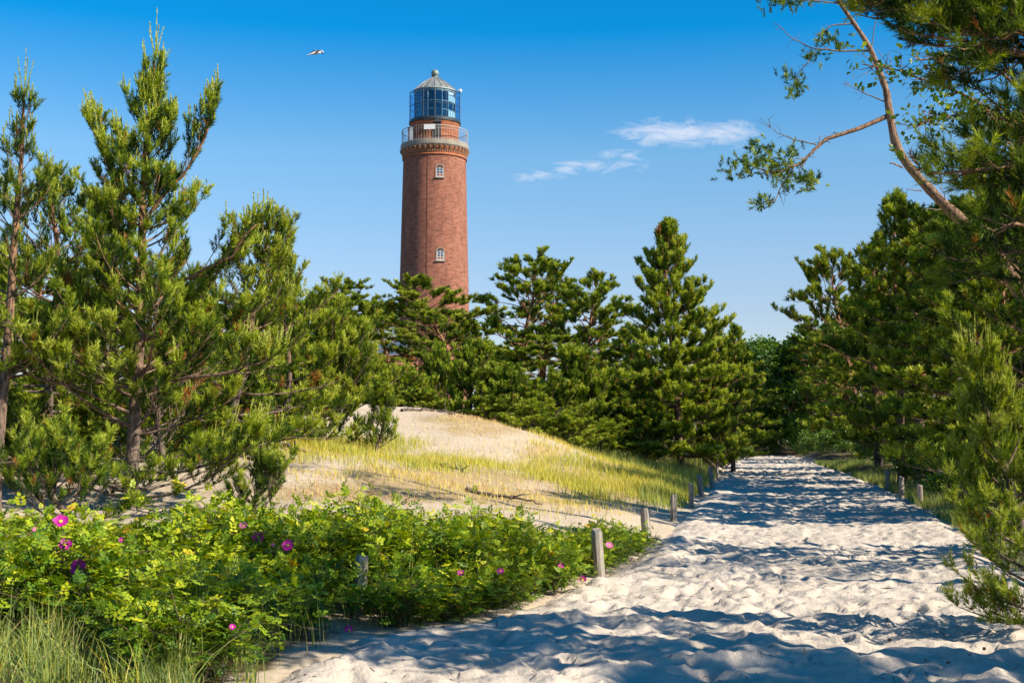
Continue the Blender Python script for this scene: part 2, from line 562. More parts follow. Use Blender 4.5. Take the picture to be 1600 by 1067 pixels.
ctrl = []
for (px, py, d) in ((600, 632, 44), (660, 637, 44), (700, 643, 43), (760, 653, 42), (800, 665, 42), (870, 692, 43), (950, 733, 46), (1020, 742, 47), (1085, 750, 48),
                    (640, 700, 34), (720, 710, 34), (820, 725, 34), (900, 745, 34), (1000, 765, 34), (440, 692, 28), (520, 705, 29), (620, 735, 26), (720, 745, 27), (800, 760, 27), (900, 780, 27), (1000, 800, 27),
                    (330, 735, 23), (400, 745, 22), (500, 755, 22), (600, 765, 22), (700, 775, 22), (820, 790, 22), (920, 815, 21),
                    (205, 805, 20), (0, 800, 19), (100, 790, 21), (350, 690, 30), (200, 680, 30), (50, 680, 30), (1062, 724, 60), (1000, 705, 60), (900, 690, 58)):
    p = P(px, py, d); ctrl.append((p.x, p.y, p.z))
for i in range(len(PL)):
    ctrl.append((PL[i][0], PL[i][1], 0.02))
for i in range(len(PR)):
    ctrl.append((PR[i][0], PR[i][1], 0.04)); ctrl.append((PR[i][0] + 3, PR[i][1] + 1, 0.35)); ctrl.append((PR[i][0] + 12, PR[i][1] + 2, 0.9))
for (x, y, z) in ((-3.5, 9, 0.12), (-6, 9, 0.25), (-8, 14, 0.5), (-4, 13, 0.2), (-3, 16, 0.55), (-1, 17, 0.35), (-14, 10, 0.6), (-14, 22, 1.2), (-20, 30, 2), (-12, 40, 2.6), (-10, 55, 3.0), (-4, 60, 2.5), (2, 60, 1.6),
                  (-8, 75, 3.2), (-7.6, 125, 3.5), (-20, 125, 3.4), (8, 125, 2.0), (-30, 80, 3), (-40, 40, 2), (-40, 0, 0.8), (-10, 0, 0.2), (0, -20, 0), (40, 0, 1.2), (40, 40, 1.5), (50, 90, 1.5), (28, 160, 0.6), (60, 160, 1.2),
                  (-60, 160, 2.5), (0, 180, 1.5), (5, 80, 1.3), (10, 100, 1.0), (0, -60, 0), (90, 60, 1.5), (-90, 60, 2)):
    ctrl.append((x, y, z))
ctrl = np.array(ctrl)
_mq = 2.2
_A = np.sqrt(((ctrl[:, None, :2] - ctrl[None, :, :2]) ** 2).sum(-1) + _mq ** 2) - 0.02 * np.eye(len(ctrl))
_B = np.concatenate([np.concatenate([_A + 0.35 * -np.eye(len(ctrl)), np.ones((len(ctrl), 1))], 1), np.concatenate([np.ones((1, len(ctrl))), np.zeros((1, 1))], 1)])
_W = np.linalg.solve(_B, np.concatenate([ctrl[:, 2], [0.0]]))


def H0(x, y):
    x = np.asarray(x, float); y = np.asarray(y, float)
    sh = x.shape
    q = np.stack([x.ravel(), y.ravel()], -1)
    out = np.empty(len(q))
    for i in range(0, len(q), 20000):
        d = np.sqrt(((q[i:i + 20000, None, :] - ctrl[None, :, :2]) ** 2).sum(-1) + _mq ** 2)
        out[i:i + 20000] = d @ _W[:-1] + _W[-1]
    far = np.sqrt(q[:, 0] ** 2 + (q[:, 1] - 60) ** 2)
    f = 1 - sstep(120, 260, far)
    return (np.clip(out, -0.3, 4.2) * f + 0.8 * (1 - f)).reshape(sh)


def path_in(x, y):
    """signed distance into the sand path (positive inside)"""
    xl, xr = path_x(y)
    wob = 0.35 * fbm(x * 0.0 + 3.1, y * 0.9, 5, 3)
    d = np.minimum(x - xl + wob, xr - x + wob)
    return np.where((y > -9) & (y < 146), d, -5.0)


def ground_h(x, y):
    x = np.asarray(x, float); y = np.asarray(y, float)
    h = H0(x, y)
    ins = path_in(x, y)
    k = sstep(-1.2, 0.1, ins)
    h = h * (1 - k) + 0.02 * k
    n = 0.35 * fbm(x * 0.30, y * 0.30, 11, 4) + 0.10 * fbm(x * 1.3, y * 1.3, 21, 3)
    amp = np.clip(1 - sstep(-2.5, 0.0, ins), 0.08, 1)
    h = h + n * amp * (1 - 0.5 * sstep(100, 300, np.hypot(x, y)))
    return h


def G(x, y):
    return float(ground_h(np.array([x]), np.array([y]))[0])


def grow(a, b, step, factor, far):
    """coordinates dense between a and b, growing outside to +-far"""
    mid = list(np.arange(a, b, step))
    out, s, v = [], step, b
    while v < far:
        out.append(v); s *= factor; v += s
    left, s, v = [], step, a
    while v > -far:
        s *= factor; v -= s; left.append(v)
    return np.array(left[::-1] + mid + out)


gx = grow(-13, 30, 0.26, 1.08, 4000)
gy = grow(5, 52, 0.27, 1.07, 4000)
GX, GY = np.meshgrid(gx, gy)
GZ = ground_h(GX, GY)
ins = path_in(GX, GY)
GZ = GZ - 0.30 * sstep(-0.05, 0.55, ins)
nxg, nyg = len(gx), len(gy)
idx = np.arange(nxg * nyg).reshape(nyg, nxg)
F = np.stack([idx[:-1, :-1], idx[:-1, 1:], idx[1:, 1:], idx[1:, :-1]], -1).reshape(-1, 4)
PXg, PYg = proj(GX, np.maximum(GY, 0.5), GZ)


def patch(px, py, items):
    v = np.zeros(np.shape(px))
    for (cx, cy, rx, ry, w) in items:
        v = np.maximum(v, w * np.clip(1.35 - np.sqrt(((px - cx) / rx) ** 2 + ((py - cy) / ry) ** 2), 0, 1))
    return v


MOSS = ((600, 768, 300, 26, 0.62), (820, 778, 180, 20, 0.62), (755, 655, 120, 12, 0.75), (760, 668, 110, 20, 0.55), (640, 745, 160, 22, 0.7), (850, 715, 60, 25, 0.6), (980, 755, 150, 40, 0.8), (540, 700, 120, 18, 0.7), (760, 745, 150, 20, 0.6), (430, 735, 90, 14, 0.45), (880, 790, 120, 22, 0.4))
mossv = 1.25 * np.where((GY > 16) & (GY < 56), patch(PXg, PYg, MOSS), 0.2)
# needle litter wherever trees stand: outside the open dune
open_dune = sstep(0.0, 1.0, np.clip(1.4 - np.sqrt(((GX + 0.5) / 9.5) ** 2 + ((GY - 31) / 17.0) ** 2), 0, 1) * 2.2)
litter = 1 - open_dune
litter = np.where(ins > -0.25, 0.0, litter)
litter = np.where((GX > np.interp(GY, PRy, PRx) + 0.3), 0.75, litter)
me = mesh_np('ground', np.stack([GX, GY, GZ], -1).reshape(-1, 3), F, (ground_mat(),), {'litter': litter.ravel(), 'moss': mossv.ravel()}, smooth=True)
link('ground', me, label='sandy dune ground with moss and needle litter', cat='ground', kind='structure')

# the trampled sand path
ys = [-8.0]
while ys[-1] < 145:
    ys.append(ys[-1] + max(0.035, abs(ys[-1]) * 0.0034) if ys[-1] > 5 else ys[-1] + 0.12)
ys = np.array(ys)
NV = 170
vv = np.linspace(0, 1, NV)
xl, xr = path_x(ys)
SX = (xl - 0.9)[:, None] * (1 - vv)[None, :] + (xr + 0.9)[:, None] * vv[None, :]
SY = np.repeat(ys[:, None], NV, 1)
wx = SX + 0.25 * fbm(SX * 1.1, SY * 1.1, 31, 2); wy = SY + 0.25 * fbm(SX * 1.1 + 50, SY * 1.1, 33, 2)
w1 = worley(wx / 0.42, wy / 0.36, 3)
w2 = worley(wx / 0.20 + 5, wy / 0.20, 9)
dim = np.minimum(w1, 0.95) ** 1.5 * 0.088 + np.minimum(w2, 0.9) ** 1.6 * 0.05
patchy = 0.55 + 0.75 * vnoise(SX * 0.5, SY * 0.35, 41)
near_amp = np.where(SY < 40, 1.0, np.clip(1.0 + (SY - 40) / 40, 1, 1.8))
SZ = 0.03 + (dim - 0.05) * patchy * near_amp + 0.07 * fbm(SX * 0.8, SY * 0.8, 45, 3) + 0.035 * fbm(SX * 5, SY * 5, 46, 3)
# single footprints pressed into the loose sand: a long dimple with a pushed-up rim
_fr = np.random.default_rng(8)
for _ in range(900):
    fy = 7.5 + 30 * _fr.random() ** 1.4
    fxl, fxr = (float(v) for v in path_x(fy))
    fx = _fr.uniform(fxl + 0.3, fxr - 0.3)
    fa = 1.35 + _fr.normal(0, 0.35) + (math.pi if _fr.random() < 0.5 else 0)
    r0_, r1_ = np.searchsorted(ys, fy - 0.3), np.searchsorted(ys, fy + 0.3)
    if r1_ <= r0_:
        continue
    ddx, ddy = SX[r0_:r1_] - fx, SY[r0_:r1_] - fy
    al, ac = ddx * math.cos(fa) + ddy * math.sin(fa), -ddx * math.sin(fa) + ddy * math.cos(fa)
    q_ = np.sqrt((al / 0.17) ** 2 + (ac / (0.062 - 0.018 * np.sign(al))) ** 2)
    dep = _fr.uniform(0.6, 1.2)
    SZ[r0_:r1_] += dep * (-0.034 * (1 - sstep(0.55, 1.05, q_)) + 0.016 * np.exp(-((q_ - 1.25) / 0.28) ** 2) * (0.6 + 0.5 * np.sign(-al)))
pin = path_in(SX, SY)
edge = sstep(-0.75, 0.35, pin)
SZ = SZ * edge + (1 - edge) * (-0.15) + 0.05 * sstep(-0.2, 0.3, pin) * (1 - sstep(0.3, 1.2, pin))
ids = np.arange(SX.size).reshape(SX.shape)
F = np.stack([ids[:-1, :-1], ids[:-1, 1:], ids[1:, 1:], ids[1:, :-1]], -1).reshape(-1, 4)
M_SAND = sand_mat()
link('path', mesh_np('path', np.stack([SX, SY, SZ], -1).reshape(-1, 3), F, (M_SAND,), smooth=True), label='wide pale sand path trampled into dimples', cat='path', kind='structure')

# ------------------------------------------------------------------ lighthouse
LD = 125.0
LX = P(678.5, 400, LD).x


def lz(py):
    return P(678.5, py, LD).z


LB = 3.3
def lpx(w, py):
    p = P(678.5, py, LD)
    f = p.y * math.cos(TILT) + (p.z - CAMZ) * math.sin(TILT)
    return w * f / FPX


def brick_mat(name, c1, c2, mortar, bw=0.25, bh=0.08, dirt=0.35):
    m, n, l = new_mat(name)
    uvn = n.new('ShaderNodeUVMap')
    br = n.new('ShaderNodeTexBrick')
    br.inputs['Scale'].default_value = 1.0
    br.inputs['Brick Width'].default_value = bw; br.inputs['Row Height'].default_value = bh
    br.inputs['Mortar Size'].default_value = 0.010
    br.inputs['Color1'].default_value = (*c1, 1); br.inputs['Color2'].default_value = (*c2, 1); br.inputs['Mortar'].default_value = (*mortar, 1)
    l.new(uvn.outputs[0], br.inputs['Vector'])
    no = n.new('ShaderNodeTexNoise'); no.inputs['Scale'].default_value = 0.7; no.inputs['Detail'].default_value = 9; no.inputs['Roughness'].default_value = 0.75
    mpn = n.new('ShaderNodeMapping'); mpn.inputs['Scale'].default_value = (1.5, 0.45, 1)
    l.new(uvn.outputs[0], mpn.inputs[0]); l.new(mpn.outputs[0], no.inputs['Vector'])
    r = ramp(n, [(0.30, (0.42, 0.36, 0.36)), (0.5, (1, 1, 1)), (0.72, (1.25, 1.2, 1.15))]); l.new(no.outputs[0], r.inputs[0])
    mu = n.new('ShaderNodeMix'); mu.data_type = 'RGBA'; mu.blend_type = 'MULTIPLY'; mu.inputs[0].default_value = dirt * 2
    l.new(br.outputs['Color'], mu.inputs[6]); l.new(r.outputs[0], mu.inputs[7])
    no2 = n.new('ShaderNodeTexNoise'); no2.inputs['Scale'].default_value = 1.0; no2.inputs['Detail'].default_value = 3
    mp2 = n.new('ShaderNodeMapping'); mp2.inputs['Scale'].default_value = (1.2, 5.5, 1)
    l.new(uvn.outputs[0], mp2.inputs[0]); l.new(mp2.outputs[0], no2.inputs['Vector'])
    r2 = ramp(n, [(0.35, (0.70, 0.66, 0.66)), (0.6, (1.12, 1.1, 1.1))]); l.new(no2.outputs[0], r2.inputs[0])
    mu2 = n.new('ShaderNodeMix'); mu2.data_type = 'RGBA'; mu2.blend_type = 'MULTIPLY'; mu2.inputs[0].default_value = 0.9
    l.new(mu.outputs[2], mu2.inputs[6]); l.new(r2.outputs[0], mu2.inputs[7])
    pb = n.new('ShaderNodeBsdfPrincipled'); pb.inputs['Roughness'].default_value = 0.9; pb.inputs['Specular IOR Level'].default_value = 0.2
    l.new(mu2.outputs[2], pb.inputs['Base Color'])
    bp = n.new('ShaderNodeBump'); bp.inputs['Strength'].default_value = 0.6; bp.inputs['Distance'].default_value = 0.03
    l.new(br.outputs['Fac'], bp.inputs['Height']); bp.invert = True
    l.new(bp.outputs[0], pb.inputs['Normal'])
    o = n.new('ShaderNodeOutputMaterial'); l.new(pb.outputs[0], o.inputs[0])
    return m


def lathe_uv(name, prof, mat, seg=96, closed=False):
    """lathe with UVs in metres (u round the surface, v up it)"""
    prof = np.array(prof, float)
    a = np.linspace(0, 2 * math.pi, seg + 1)
    V = np.stack([prof[None, :, 0] * np.cos(a)[:, None], prof[None, :, 0] * np.sin(a)[:, None], np.repeat(prof[None, :, 1], seg + 1, 0)], -1)
    s = np.concatenate([[0], np.cumsum(np.linalg.norm(np.diff(prof, axis=0), axis=1))])
    uv = np.stack([np.repeat((a * prof[:, 0].max())[:, None], len(prof), 1), np.repeat(s[None, :], seg + 1, 0)], -1)
    k = len(prof)
    i = np.arange(seg)[:, None] * k; j = np.arange(k - 1)[None, :]
    F = np.stack([i + j, i + k + j, i + k + j + 1, i + j + 1], -1).reshape(-1, 4)
    return mesh_np(name, V.reshape(-1, 3), F, (mat,), smooth=False, uv=uv.reshape(-1, 2))


M_BRICK = brick_mat('red_brick', (0.41, 0.142, 0.080), (0.235, 0.076, 0.050), (0.35, 0.25, 0.18))
M_BRICK_OR = brick_mat('orange_brick', (0.50, 0.15, 0.055), (0.42, 0.11, 0.045), (0.40, 0.25, 0.16), dirt=0.2)
M_CONC = simple('gallery_concrete', (0.30, 0.265, 0.21), 0.85, var=0.2, scale=1.5)
M_LEAD = simple('lead_roof', (0.23, 0.235, 0.225), 0.55, 0.2, var=0.25, scale=2.0)
M_COPPER = simple('copper_ball', (0.20, 0.26, 0.22), 0.55, 0.25, var=0.2, scale=3)
M_DARKIRON = simple('dark_iron', (0.05, 0.06, 0.065), 0.5, 0.4)
M_RAIL = simple('railing_paint', (0.45, 0.40, 0.36), 0.5)
M_WHITE = simple('white_paint', (0.78, 0.77, 0.73), 0.5)
M_WINFRAME = simple('window_paint', (0.58, 0.56, 0.52), 0.6, var=0.15)
M_GREYFRAME = simple('lantern_frame', (0.33, 0.37, 0.37), 0.5, 0.1)


def glass_mat(name, tint, gloss=0.12, rough=0.03, refl=(0.8, 0.9, 1.0)):
    m, n, l = new_mat(name)
    tr = n.new('ShaderNodeBsdfTransparent'); tr.inputs[0].default_value = (*tint, 1)
    gl = n.new('ShaderNodeBsdfGlossy'); gl.inputs['Roughness'].default_value = rough; gl.inputs[0].default_value = (*refl, 1)
    fr = n.new('ShaderNodeLayerWeight'); fr.inputs[0].default_value = 0.25
    ad = n.new('ShaderNodeMath'); ad.operation = 'ADD'; ad.use_clamp = True; ad.inputs[1].default_value = gloss
    sc_ = n.new('ShaderNodeMath'); sc_.operation = 'MULTIPLY'; sc_.inputs[1].default_value = 0.5
    l.new(fr.outputs['Fresnel'], sc_.inputs[0]); l.new(sc_.outputs[0], ad.inputs[0])
    mx = n.new('ShaderNodeMixShader'); l.new(ad.outputs[0], mx.inputs[0]); l.new(tr.outputs[0], mx.inputs[1]); l.new(gl.outputs[0], mx.inputs[2])
    o = n.new('ShaderNodeOutputMaterial'); l.new(mx.outputs[0], o.inputs[0])
    return m


M_PANE = glass_mat('lantern_glass', (0.50, 0.60, 0.60), 0.06)
M_BLUEGLASS = glass_mat('wind_screen_glass', (0.74, 0.86, 0.92), 0.015)
M_WINGLASS = glass_mat('window_glass', (0.15, 0.2, 0.24), 0.25)
M_DARKIN = simple('dark_inside', (0.03, 0.035, 0.04), 0.7)

lh = thing('lighthouse', 'tall round red brick lighthouse with glazed lantern and grey dome', 'lighthouse', (LX, LD, LB))


def zz(py):
    return lz(py) - LB


z_slab_t, z_slab_b = zz(229), zz(238)
r_slab = lpx(53.3, 232)
r_top, z_top = lpx(49.0, 252), zz(252)
r_470 = lpx(54.3, 470)
rb = r_470 + (r_470 - r_top) / (z_top - zz(470)) * zz(470)


def shaft_r(z):
    return rb + (r_top - rb) * z / z_top


o = link('shaft', lathe_uv('shaft', [(rb + 0.35, -1.0), (rb + 0.35, 1.2), (rb, 1.5)] + [(shaft_r(z), z) for z in np.linspace(1.6, z_top, 24)], M_BRICK, 128), lh)
# corbelled head: plain band, dentils, brackets
hb = z_slab_b - z_top
head = link('gallery_corbel', lathe_uv('gallery_corbel', [(r_top + 0.03, z_top), (r_top + 0.10, z_top + 0.02), (r_top + 0.10, z_top + 0.14), (r_top + 0.02, z_top + 0.16), (r_top + 0.02, z_top + hb * 0.55),
                                                        (r_top + 0.13, z_top + hb * 0.58), (r_top + 0.13, z_slab_b)], M_BRICK_OR, 96), lh)
md = MB().box((0, 0, 0), (0.10, 0.085, 0.15)).mesh('dentil', M_BRICK_OR)
nd = 84
for i in range(nd):
    a = 2 * math.pi * i / nd
    link('dentil', md, head, ((r_top + 0.07) * math.cos(a), (r_top + 0.07) * math.sin(a), z_top + hb * 0.44), (0, 0, a))
mbk = MB().prism([(0.0, 0.0), (0.26, hb * 0.40), (0.26, hb * 0.44), (0, hb * 0.44)], -0.09, 0.09).mesh('bracket', M_BRICK_OR)
for i in range(40):
    a = 2 * math.pi * (i + 0.5) / 40
    link('bracket', mbk, head, ((r_top + 0.10) * math.cos(a), (r_top + 0.10) * math.sin(a), z_slab_b - hb * 0.45), (0, 0, a))
MB().lathe([(r_top - 0.3, z_slab_b), (r_slab - 0.12, z_slab_b), (r_slab - 0.02, z_slab_b + 0.12), (r_slab, z_slab_b + 0.16), (r_slab, z_slab_t - 0.04), (r_slab - 0.04, z_slab_t), (0.5, z_slab_t)], 96, close=False).build('gallery_slab', M_CONC, lh)
# railing
r_rail = lpx(51.3, 220)
z_rail = zz(207.5)
ral = MB()
for zr, t in ((z_rail, 0.026), (z_slab_t + 0.12, 0.016), (z_rail - 0.28, 0.012)):
    ral.lathe([(r_rail - t, zr - t), (r_rail + t, zr - t), (r_rail + t, zr + t), (r_rail - t, zr + t), (r_rail - t, zr - t)], 64, close=False)
ro = ral.build('railing', M_RAIL, lh)
nb = 72
mbal = MB().tube((0, 0, z_slab_t), (0, 0, z_rail), 0.013, 5).mesh('baluster', M_RAIL)
mpost = MB().tube((0, 0, z_slab_t), (0, 0, z_rail + 0.05), 0.026, 6).mesh('railing_post', M_RAIL)
for i in range(nb):
    a = 2 * math.pi * i / nb
    link('railing_post' if i % 8 == 0 else 'baluster', mpost if i % 8 == 0 else mbal, ro, (r_rail * math.cos(a), r_rail * math.sin(a), 0))
# brick drum
r_drum = lpx(37.0, 205)
z_ring = zz(196.5)
link('drum', lathe_uv('drum', [(r_drum, z_slab_t - 0.05), (r_drum, z_ring - 0.25), (r_drum + 0.12, z_ring - 0.1), (r_drum + 0.12, z_ring)], M_BRICK_OR, 96), lh)
r_cage = lpx(40.0, 190)
z_ring_t = zz(191.5)
MB().lathe([(0.3, z_ring), (r_cage - 0.05, z_ring), (r_cage + 0.03, z_ring + 0.06), (r_cage + 0.03, z_ring_t), (0.3, z_ring_t)], 64, close=False).build('lantern_deck', M_DARKIRON, lh)


def face_xf(a, r, z):
    """frame on a round wall: local x along the wall, local -y outward"""
    return Matrix.Translation((r * math.cos(a), r * math.sin(a), z)) @ Matrix.Rotation(a + math.pi / 2, 4, 'Z')


A_CAM = -math.pi / 2 + math.atan2(-LX, LD) * 1.0     # bearing from the tower towards the camera


def on_wall(px_off, r_px):
    return A_CAM + math.asin(px_off / r_px)


# door, lamp and sign on the gallery
ad = on_wall(3.5, 37)
dr = MB().box((0, -0.03, 0), (0.72, 0.10, 1.75)).xform(face_xf(ad, r_drum, z_slab_t + 0.9)).build('gallery_door', M_DARKIN, lh)
MB().prism([(-0.45, 0), (0.45, 0), (0.2, 0.2), (0, 0.3), (-0.2, 0.2)], -0.22, 0.02).xform(face_xf(ad, r_drum, z_slab_t + 1.86)).build('door_hood', M_DARKIRON, dr)
MB().box((0, 0, 0), (1.08, 0.03, 0.50)).xform(face_xf(on_wall(-8, 51), r_rail + 0.05, z_rail - 0.22)).build('notice_board', M_WHITE, lh)
cb = MB().box((0, 0, 0), (0.42, 0.35, 1.35)).box((0, 0, 0.72), (0.5, 0.43, 0.08)).xform(face_xf(on_wall(-42, 51), r_rail - 0.35, z_slab_t + 0.68)).build('control_cabinet', simple('cabinet_grey', (0.12, 0.15, 0.20), 0.5), lh)
MB().box((0, -0.19, 0.1), (0.3, 0.02, 0.5)).xform(face_xf(on_wall(-42, 51), r_rail - 0.35, z_slab_t + 0.68)).build('hatch', M_GREYFRAME, cb)

# lantern: inner glazing
z_cor = zz(146.0)
r_lan = lpx(32.0, 160)
NS = 18
rows = [z_ring_t + 0.12, z_ring_t + 0.12 + 0.26 * (z_cor - z_ring_t), z_ring_t + 0.12 + 0.55 * (z_cor - z_ring_t), z_cor - 0.22]
fr = MB()
for zr in rows:
    fr.lathe([(r_lan - 0.03, zr - 0.035), (r_lan + 0.03, zr - 0.035), (r_lan + 0.03, zr + 0.035), (r_lan - 0.03, zr + 0.035), (r_lan - 0.03, zr - 0.035)], NS, A_CAM, close=False)
for i in range(NS):
    a = A_CAM + 2 * math.pi * i / NS
    fr.tube((r_lan * math.cos(a), r_lan * math.sin(a), z_ring_t), (r_lan * math.cos(a), r_lan * math.sin(a), z_cor), 0.045, 5)
lan = fr.build('lantern_frame', M_GREYFRAME, lh)
for i in range(NS):
    a = A_CAM + 2 * math.pi * (i + 0.5) / NS
    wpan = 2 * r_lan * math.sin(math.pi / NS) - 0.09
    rm = r_lan * math.cos(math.pi / NS)
    for t in range(3):
        h0, h1 = rows[t] + 0.04, rows[t + 1] - 0.04
        white = (i, t) in ((2, 2), (2, 0), (3, 2), (3, 0))
        MB().box((0, 0, 0), (wpan, 0.02, h1 - h0)).xform(face_xf(a, rm, (h0 + h1) / 2)).build('pane', M_WHITE if white else M_PANE, lan)
# frieze and dome
fz = MB().lathe([(r_lan - 0.02, z_cor - 0.18), (r_lan + 0.06, z_cor - 0.18), (r_lan + 0.06, z_cor - 0.02), (r_lan + 0.16, z_cor), (r_lan + 0.16, z_cor + 0.10), (r_lan - 0.1, z_cor + 0.12)], 36, close=False).build('cornice', M_GREYFRAME, lh)
z_ap = zz(124.5)
hd = z_ap - z_cor
prof = [((r_lan + 0.12) * f, z_cor + 0.10 + hd * g) for f, g in ((0.97, 0.05), (0.90, 0.16), (0.80, 0.31), (0.69, 0.46), (0.56, 0.62), (0.43, 0.76), (0.31, 0.88), (0.22, 0.96), (0.17, 1.0))]
prof = [(r_lan + 0.12, z_cor + 0.08)] + [(max(0.3, r), z) for r, z in prof]
dome = MB().lathe(prof, 20, A_CAM).build('dome', M_LEAD, lh)
for i in range(20):
    a = A_CAM + 2 * math.pi * i / 20
    sm = MB()
    for k in range(len(prof) - 1):
        (r0, z0), (r1, z1) = prof[k], prof[k + 1]
        sm.tube((r0 * math.cos(a), r0 * math.sin(a), z0 + 0.015), (r1 * math.cos(a), r1 * math.sin(a), z1 + 0.015), 0.035, 5)
    sm.build('roof_seam', M_LEAD, dome)
rn = lpx(5.3, 122)
zb = zz(115.2); rbal = lpx(6.1, 115)
MB().lathe([(rn + 0.1, z_ap - 0.1), (rn + 0.1, z_ap + 0.05), (rn, z_ap + 0.1), (rn, zb - rbal * 0.75), (rn + 0.05, zb - rbal * 0.72)], 24).build('neck', M_COPPER, lh)
MB().lathe([(rbal * math.sin(t), zb - rbal * math.cos(t)) for t in np.linspace(0.35, math.pi - 0.02, 14)], 24).build('finial_ball', M_COPPER, lh, smooth=True)
# outer wind screen
z_cage = zz(148.5)
NC = 14
cg = MB()
for zr in (z_ring_t + 0.03, z_ring_t + 0.5 * (z_cage - z_ring_t), z_cage):
    cg.lathe([(r_cage - 0.025, zr - 0.025), (r_cage + 0.025, zr - 0.025), (r_cage + 0.025, zr + 0.025), (r_cage - 0.025, zr + 0.025), (r_cage - 0.025, zr - 0.025)], NC, A_CAM, close=False)
for i in range(NC):
    a = A_CAM + 2 * math.pi * i / NC
    cg.tube((r_cage * math.cos(a), r_cage * math.sin(a), z_ring_t), (r_cage * math.cos(a), r_cage * math.sin(a), z_cage + 0.05), 0.03, 5)
    cg.tube((r_cage * math.cos(a), r_cage * math.sin(a), z_cage), (r_lan * math.cos(a), r_lan * math.sin(a), z_cage + 0.05), 0.02, 4)
cgo = cg.build('wind_screen_frame', M_DARKIRON, lh)
for i in range(NC):
    a = A_CAM + 2 * math.pi * (i + 0.5) / NC
    MB().box((0, 0, 0), (2 * r_cage * math.sin(math.pi / NC) - 0.06, 0.012, z_cage - z_ring_t - 0.06)).xform(face_xf(a, r_cage * math.cos(math.pi / NC), (z_cage + z_ring_t) / 2)).build('screen_pane', M_BLUEGLASS, cgo)
# lamp inside
MB().lathe([(0.35, z_ring_t), (0.35, z_ring_t + 0.5), (0.6, z_ring_t + 0.6), (0.75, z_ring_t + 1.2), (0.6, z_ring_t + 1.9), (0.3, z_ring_t + 2.1)], 24).build('lens', simple('lens_glass', (0.10, 0.14, 0.15), 0.2), lh)
MB().lathe([(0.05, z_cor - 0.3), (r_lan - 0.1, z_cor - 0.14), (r_lan - 0.1, z_cor)], 24).build('lantern_ceiling', M_DARKIN, lh)
# weather instrument on an arm
aw = on_wall(37.5, 40)
wv = MB().tube((r_cage * math.cos(aw), r_cage * math.sin(aw), z_cage), (r_cage * math.cos(aw) * 1.04, r_cage * math.sin(aw) * 1.04, z_cage + 0.2), 0.03).build('instrument_arm', M_DARKIRON, lh)
MB().box((0, 0, 0), (0.5, 0.18, 0.2)).prism([(0.2, -0.05), (0.42, 0.16), (0.30, 0.2), (0.05, 0.1)], -0.06, 0.06).xform(face_xf(aw, r_cage * 1.04, z_cage + 0.22)).build('weather_sensor', M_WHITE, wv)
# lightning conductor
MB().tube((shaft_r(2) * math.cos(A_CAM - 0.22) * 1.004, shaft_r(2) * math.sin(A_CAM - 0.22) * 1.004, 2), (r_top * math.cos(A_CAM - 0.22) * 1.008, r_top * math.sin(A_CAM - 0.22) * 1.008, z_top), 0.012, 4).build('lightning_conductor', M_DARKIRON, lh)
# arched windows
for (py, off) in ((267, 7.8), (397, 9.2), (527, 10.0)):
    r = shaft_r(zz(py)); z = P(678.5, py, LD - r).z - LB; r = shaft_r(z); a = on_wall(off, r / lpx(1, py))
    X = face_xf(a, r, z)
    w, h = 0.34, 0.60
    arch = [(-w, -h), (w, -h), (w, h - w)] + [(w * math.cos(t), h - w + w * math.sin(t)) for t in np.linspace(0, math.pi, 9)[1:-1]] + [(-w, h - w)]
    win = MB().prism(arch, 0.01, 0.10).xform(X).build('window', M_DARKIN, lh)
    big = [(x * 1.28, (zv - 0.0) * 1.16 if zv > 0 else zv) for x, zv in arch]
    ring = MB()
    k = len(arch)
    for i in range(1, k):
        j = (i + 1) % k
        if j in (0, 1):
            pass
        (x0, z0), (x1, z1), (X0, Z0), (X1, Z1) = arch[i], arch[j], big[i], big[j]
        if i == k - 0:
            continue
        n = len(ring.V)
        ring.V += [(x0, -0.02, z0), (x1, -0.02, z1), (X1, -0.02, Z1), (X0, -0.02, Z0), (x0, 0.12, z0), (x1, 0.12, z1), (X1, 0.12, Z1), (X0, 0.12, Z0)]
        ring.F += [tuple(n + q for q in f) for f in ((0, 1, 2, 3), (0, 4, 5, 1), (1, 5, 6, 2), (2, 6, 7, 3), (3, 7, 4, 0))]
    ring.xform(X).build('brick_surround', M_BRICK_OR if py > 999 else M_BRICK, win)
    MB().box((0, -0.06, -h - 0.05), (2 * w + 0.28, 0.2, 0.1)).xform(X).build('sill', M_CONC, win)
    wf = MB()
    wf.box((-w + 0.035, -0.005, -w * 0.5 + 0.0), (0.05, 0.03, 2 * h - w)).box((w - 0.035, -0.005, -w * 0.5), (0.05, 0.03, 2 * h - w)).box((0, -0.005, -h + 0.04), (2 * w, 0.03, 0.08)).box((0, -0.006, -0.1), (0.035, 0.03, 1.6 * h))
    for q in (-0.28, 0.02, 0.26):
        wf.box((0, -0.004, q), (2 * w - 0.1, 0.028, 0.03))
    wf.xform(X).build('window_frame', M_WINFRAME, win)
    for sx in (-1, 1):
        for (q0, q1) in ((-0.54, -0.31), (-0.25, -0.01), (0.05, 0.23)):
            MB().box((sx * w * 0.48, 0.004, (q0 + q1) / 2), (w * 0.72, 0.01, q1 - q0)).xform(X).build('pane', M_WINGLASS, win)

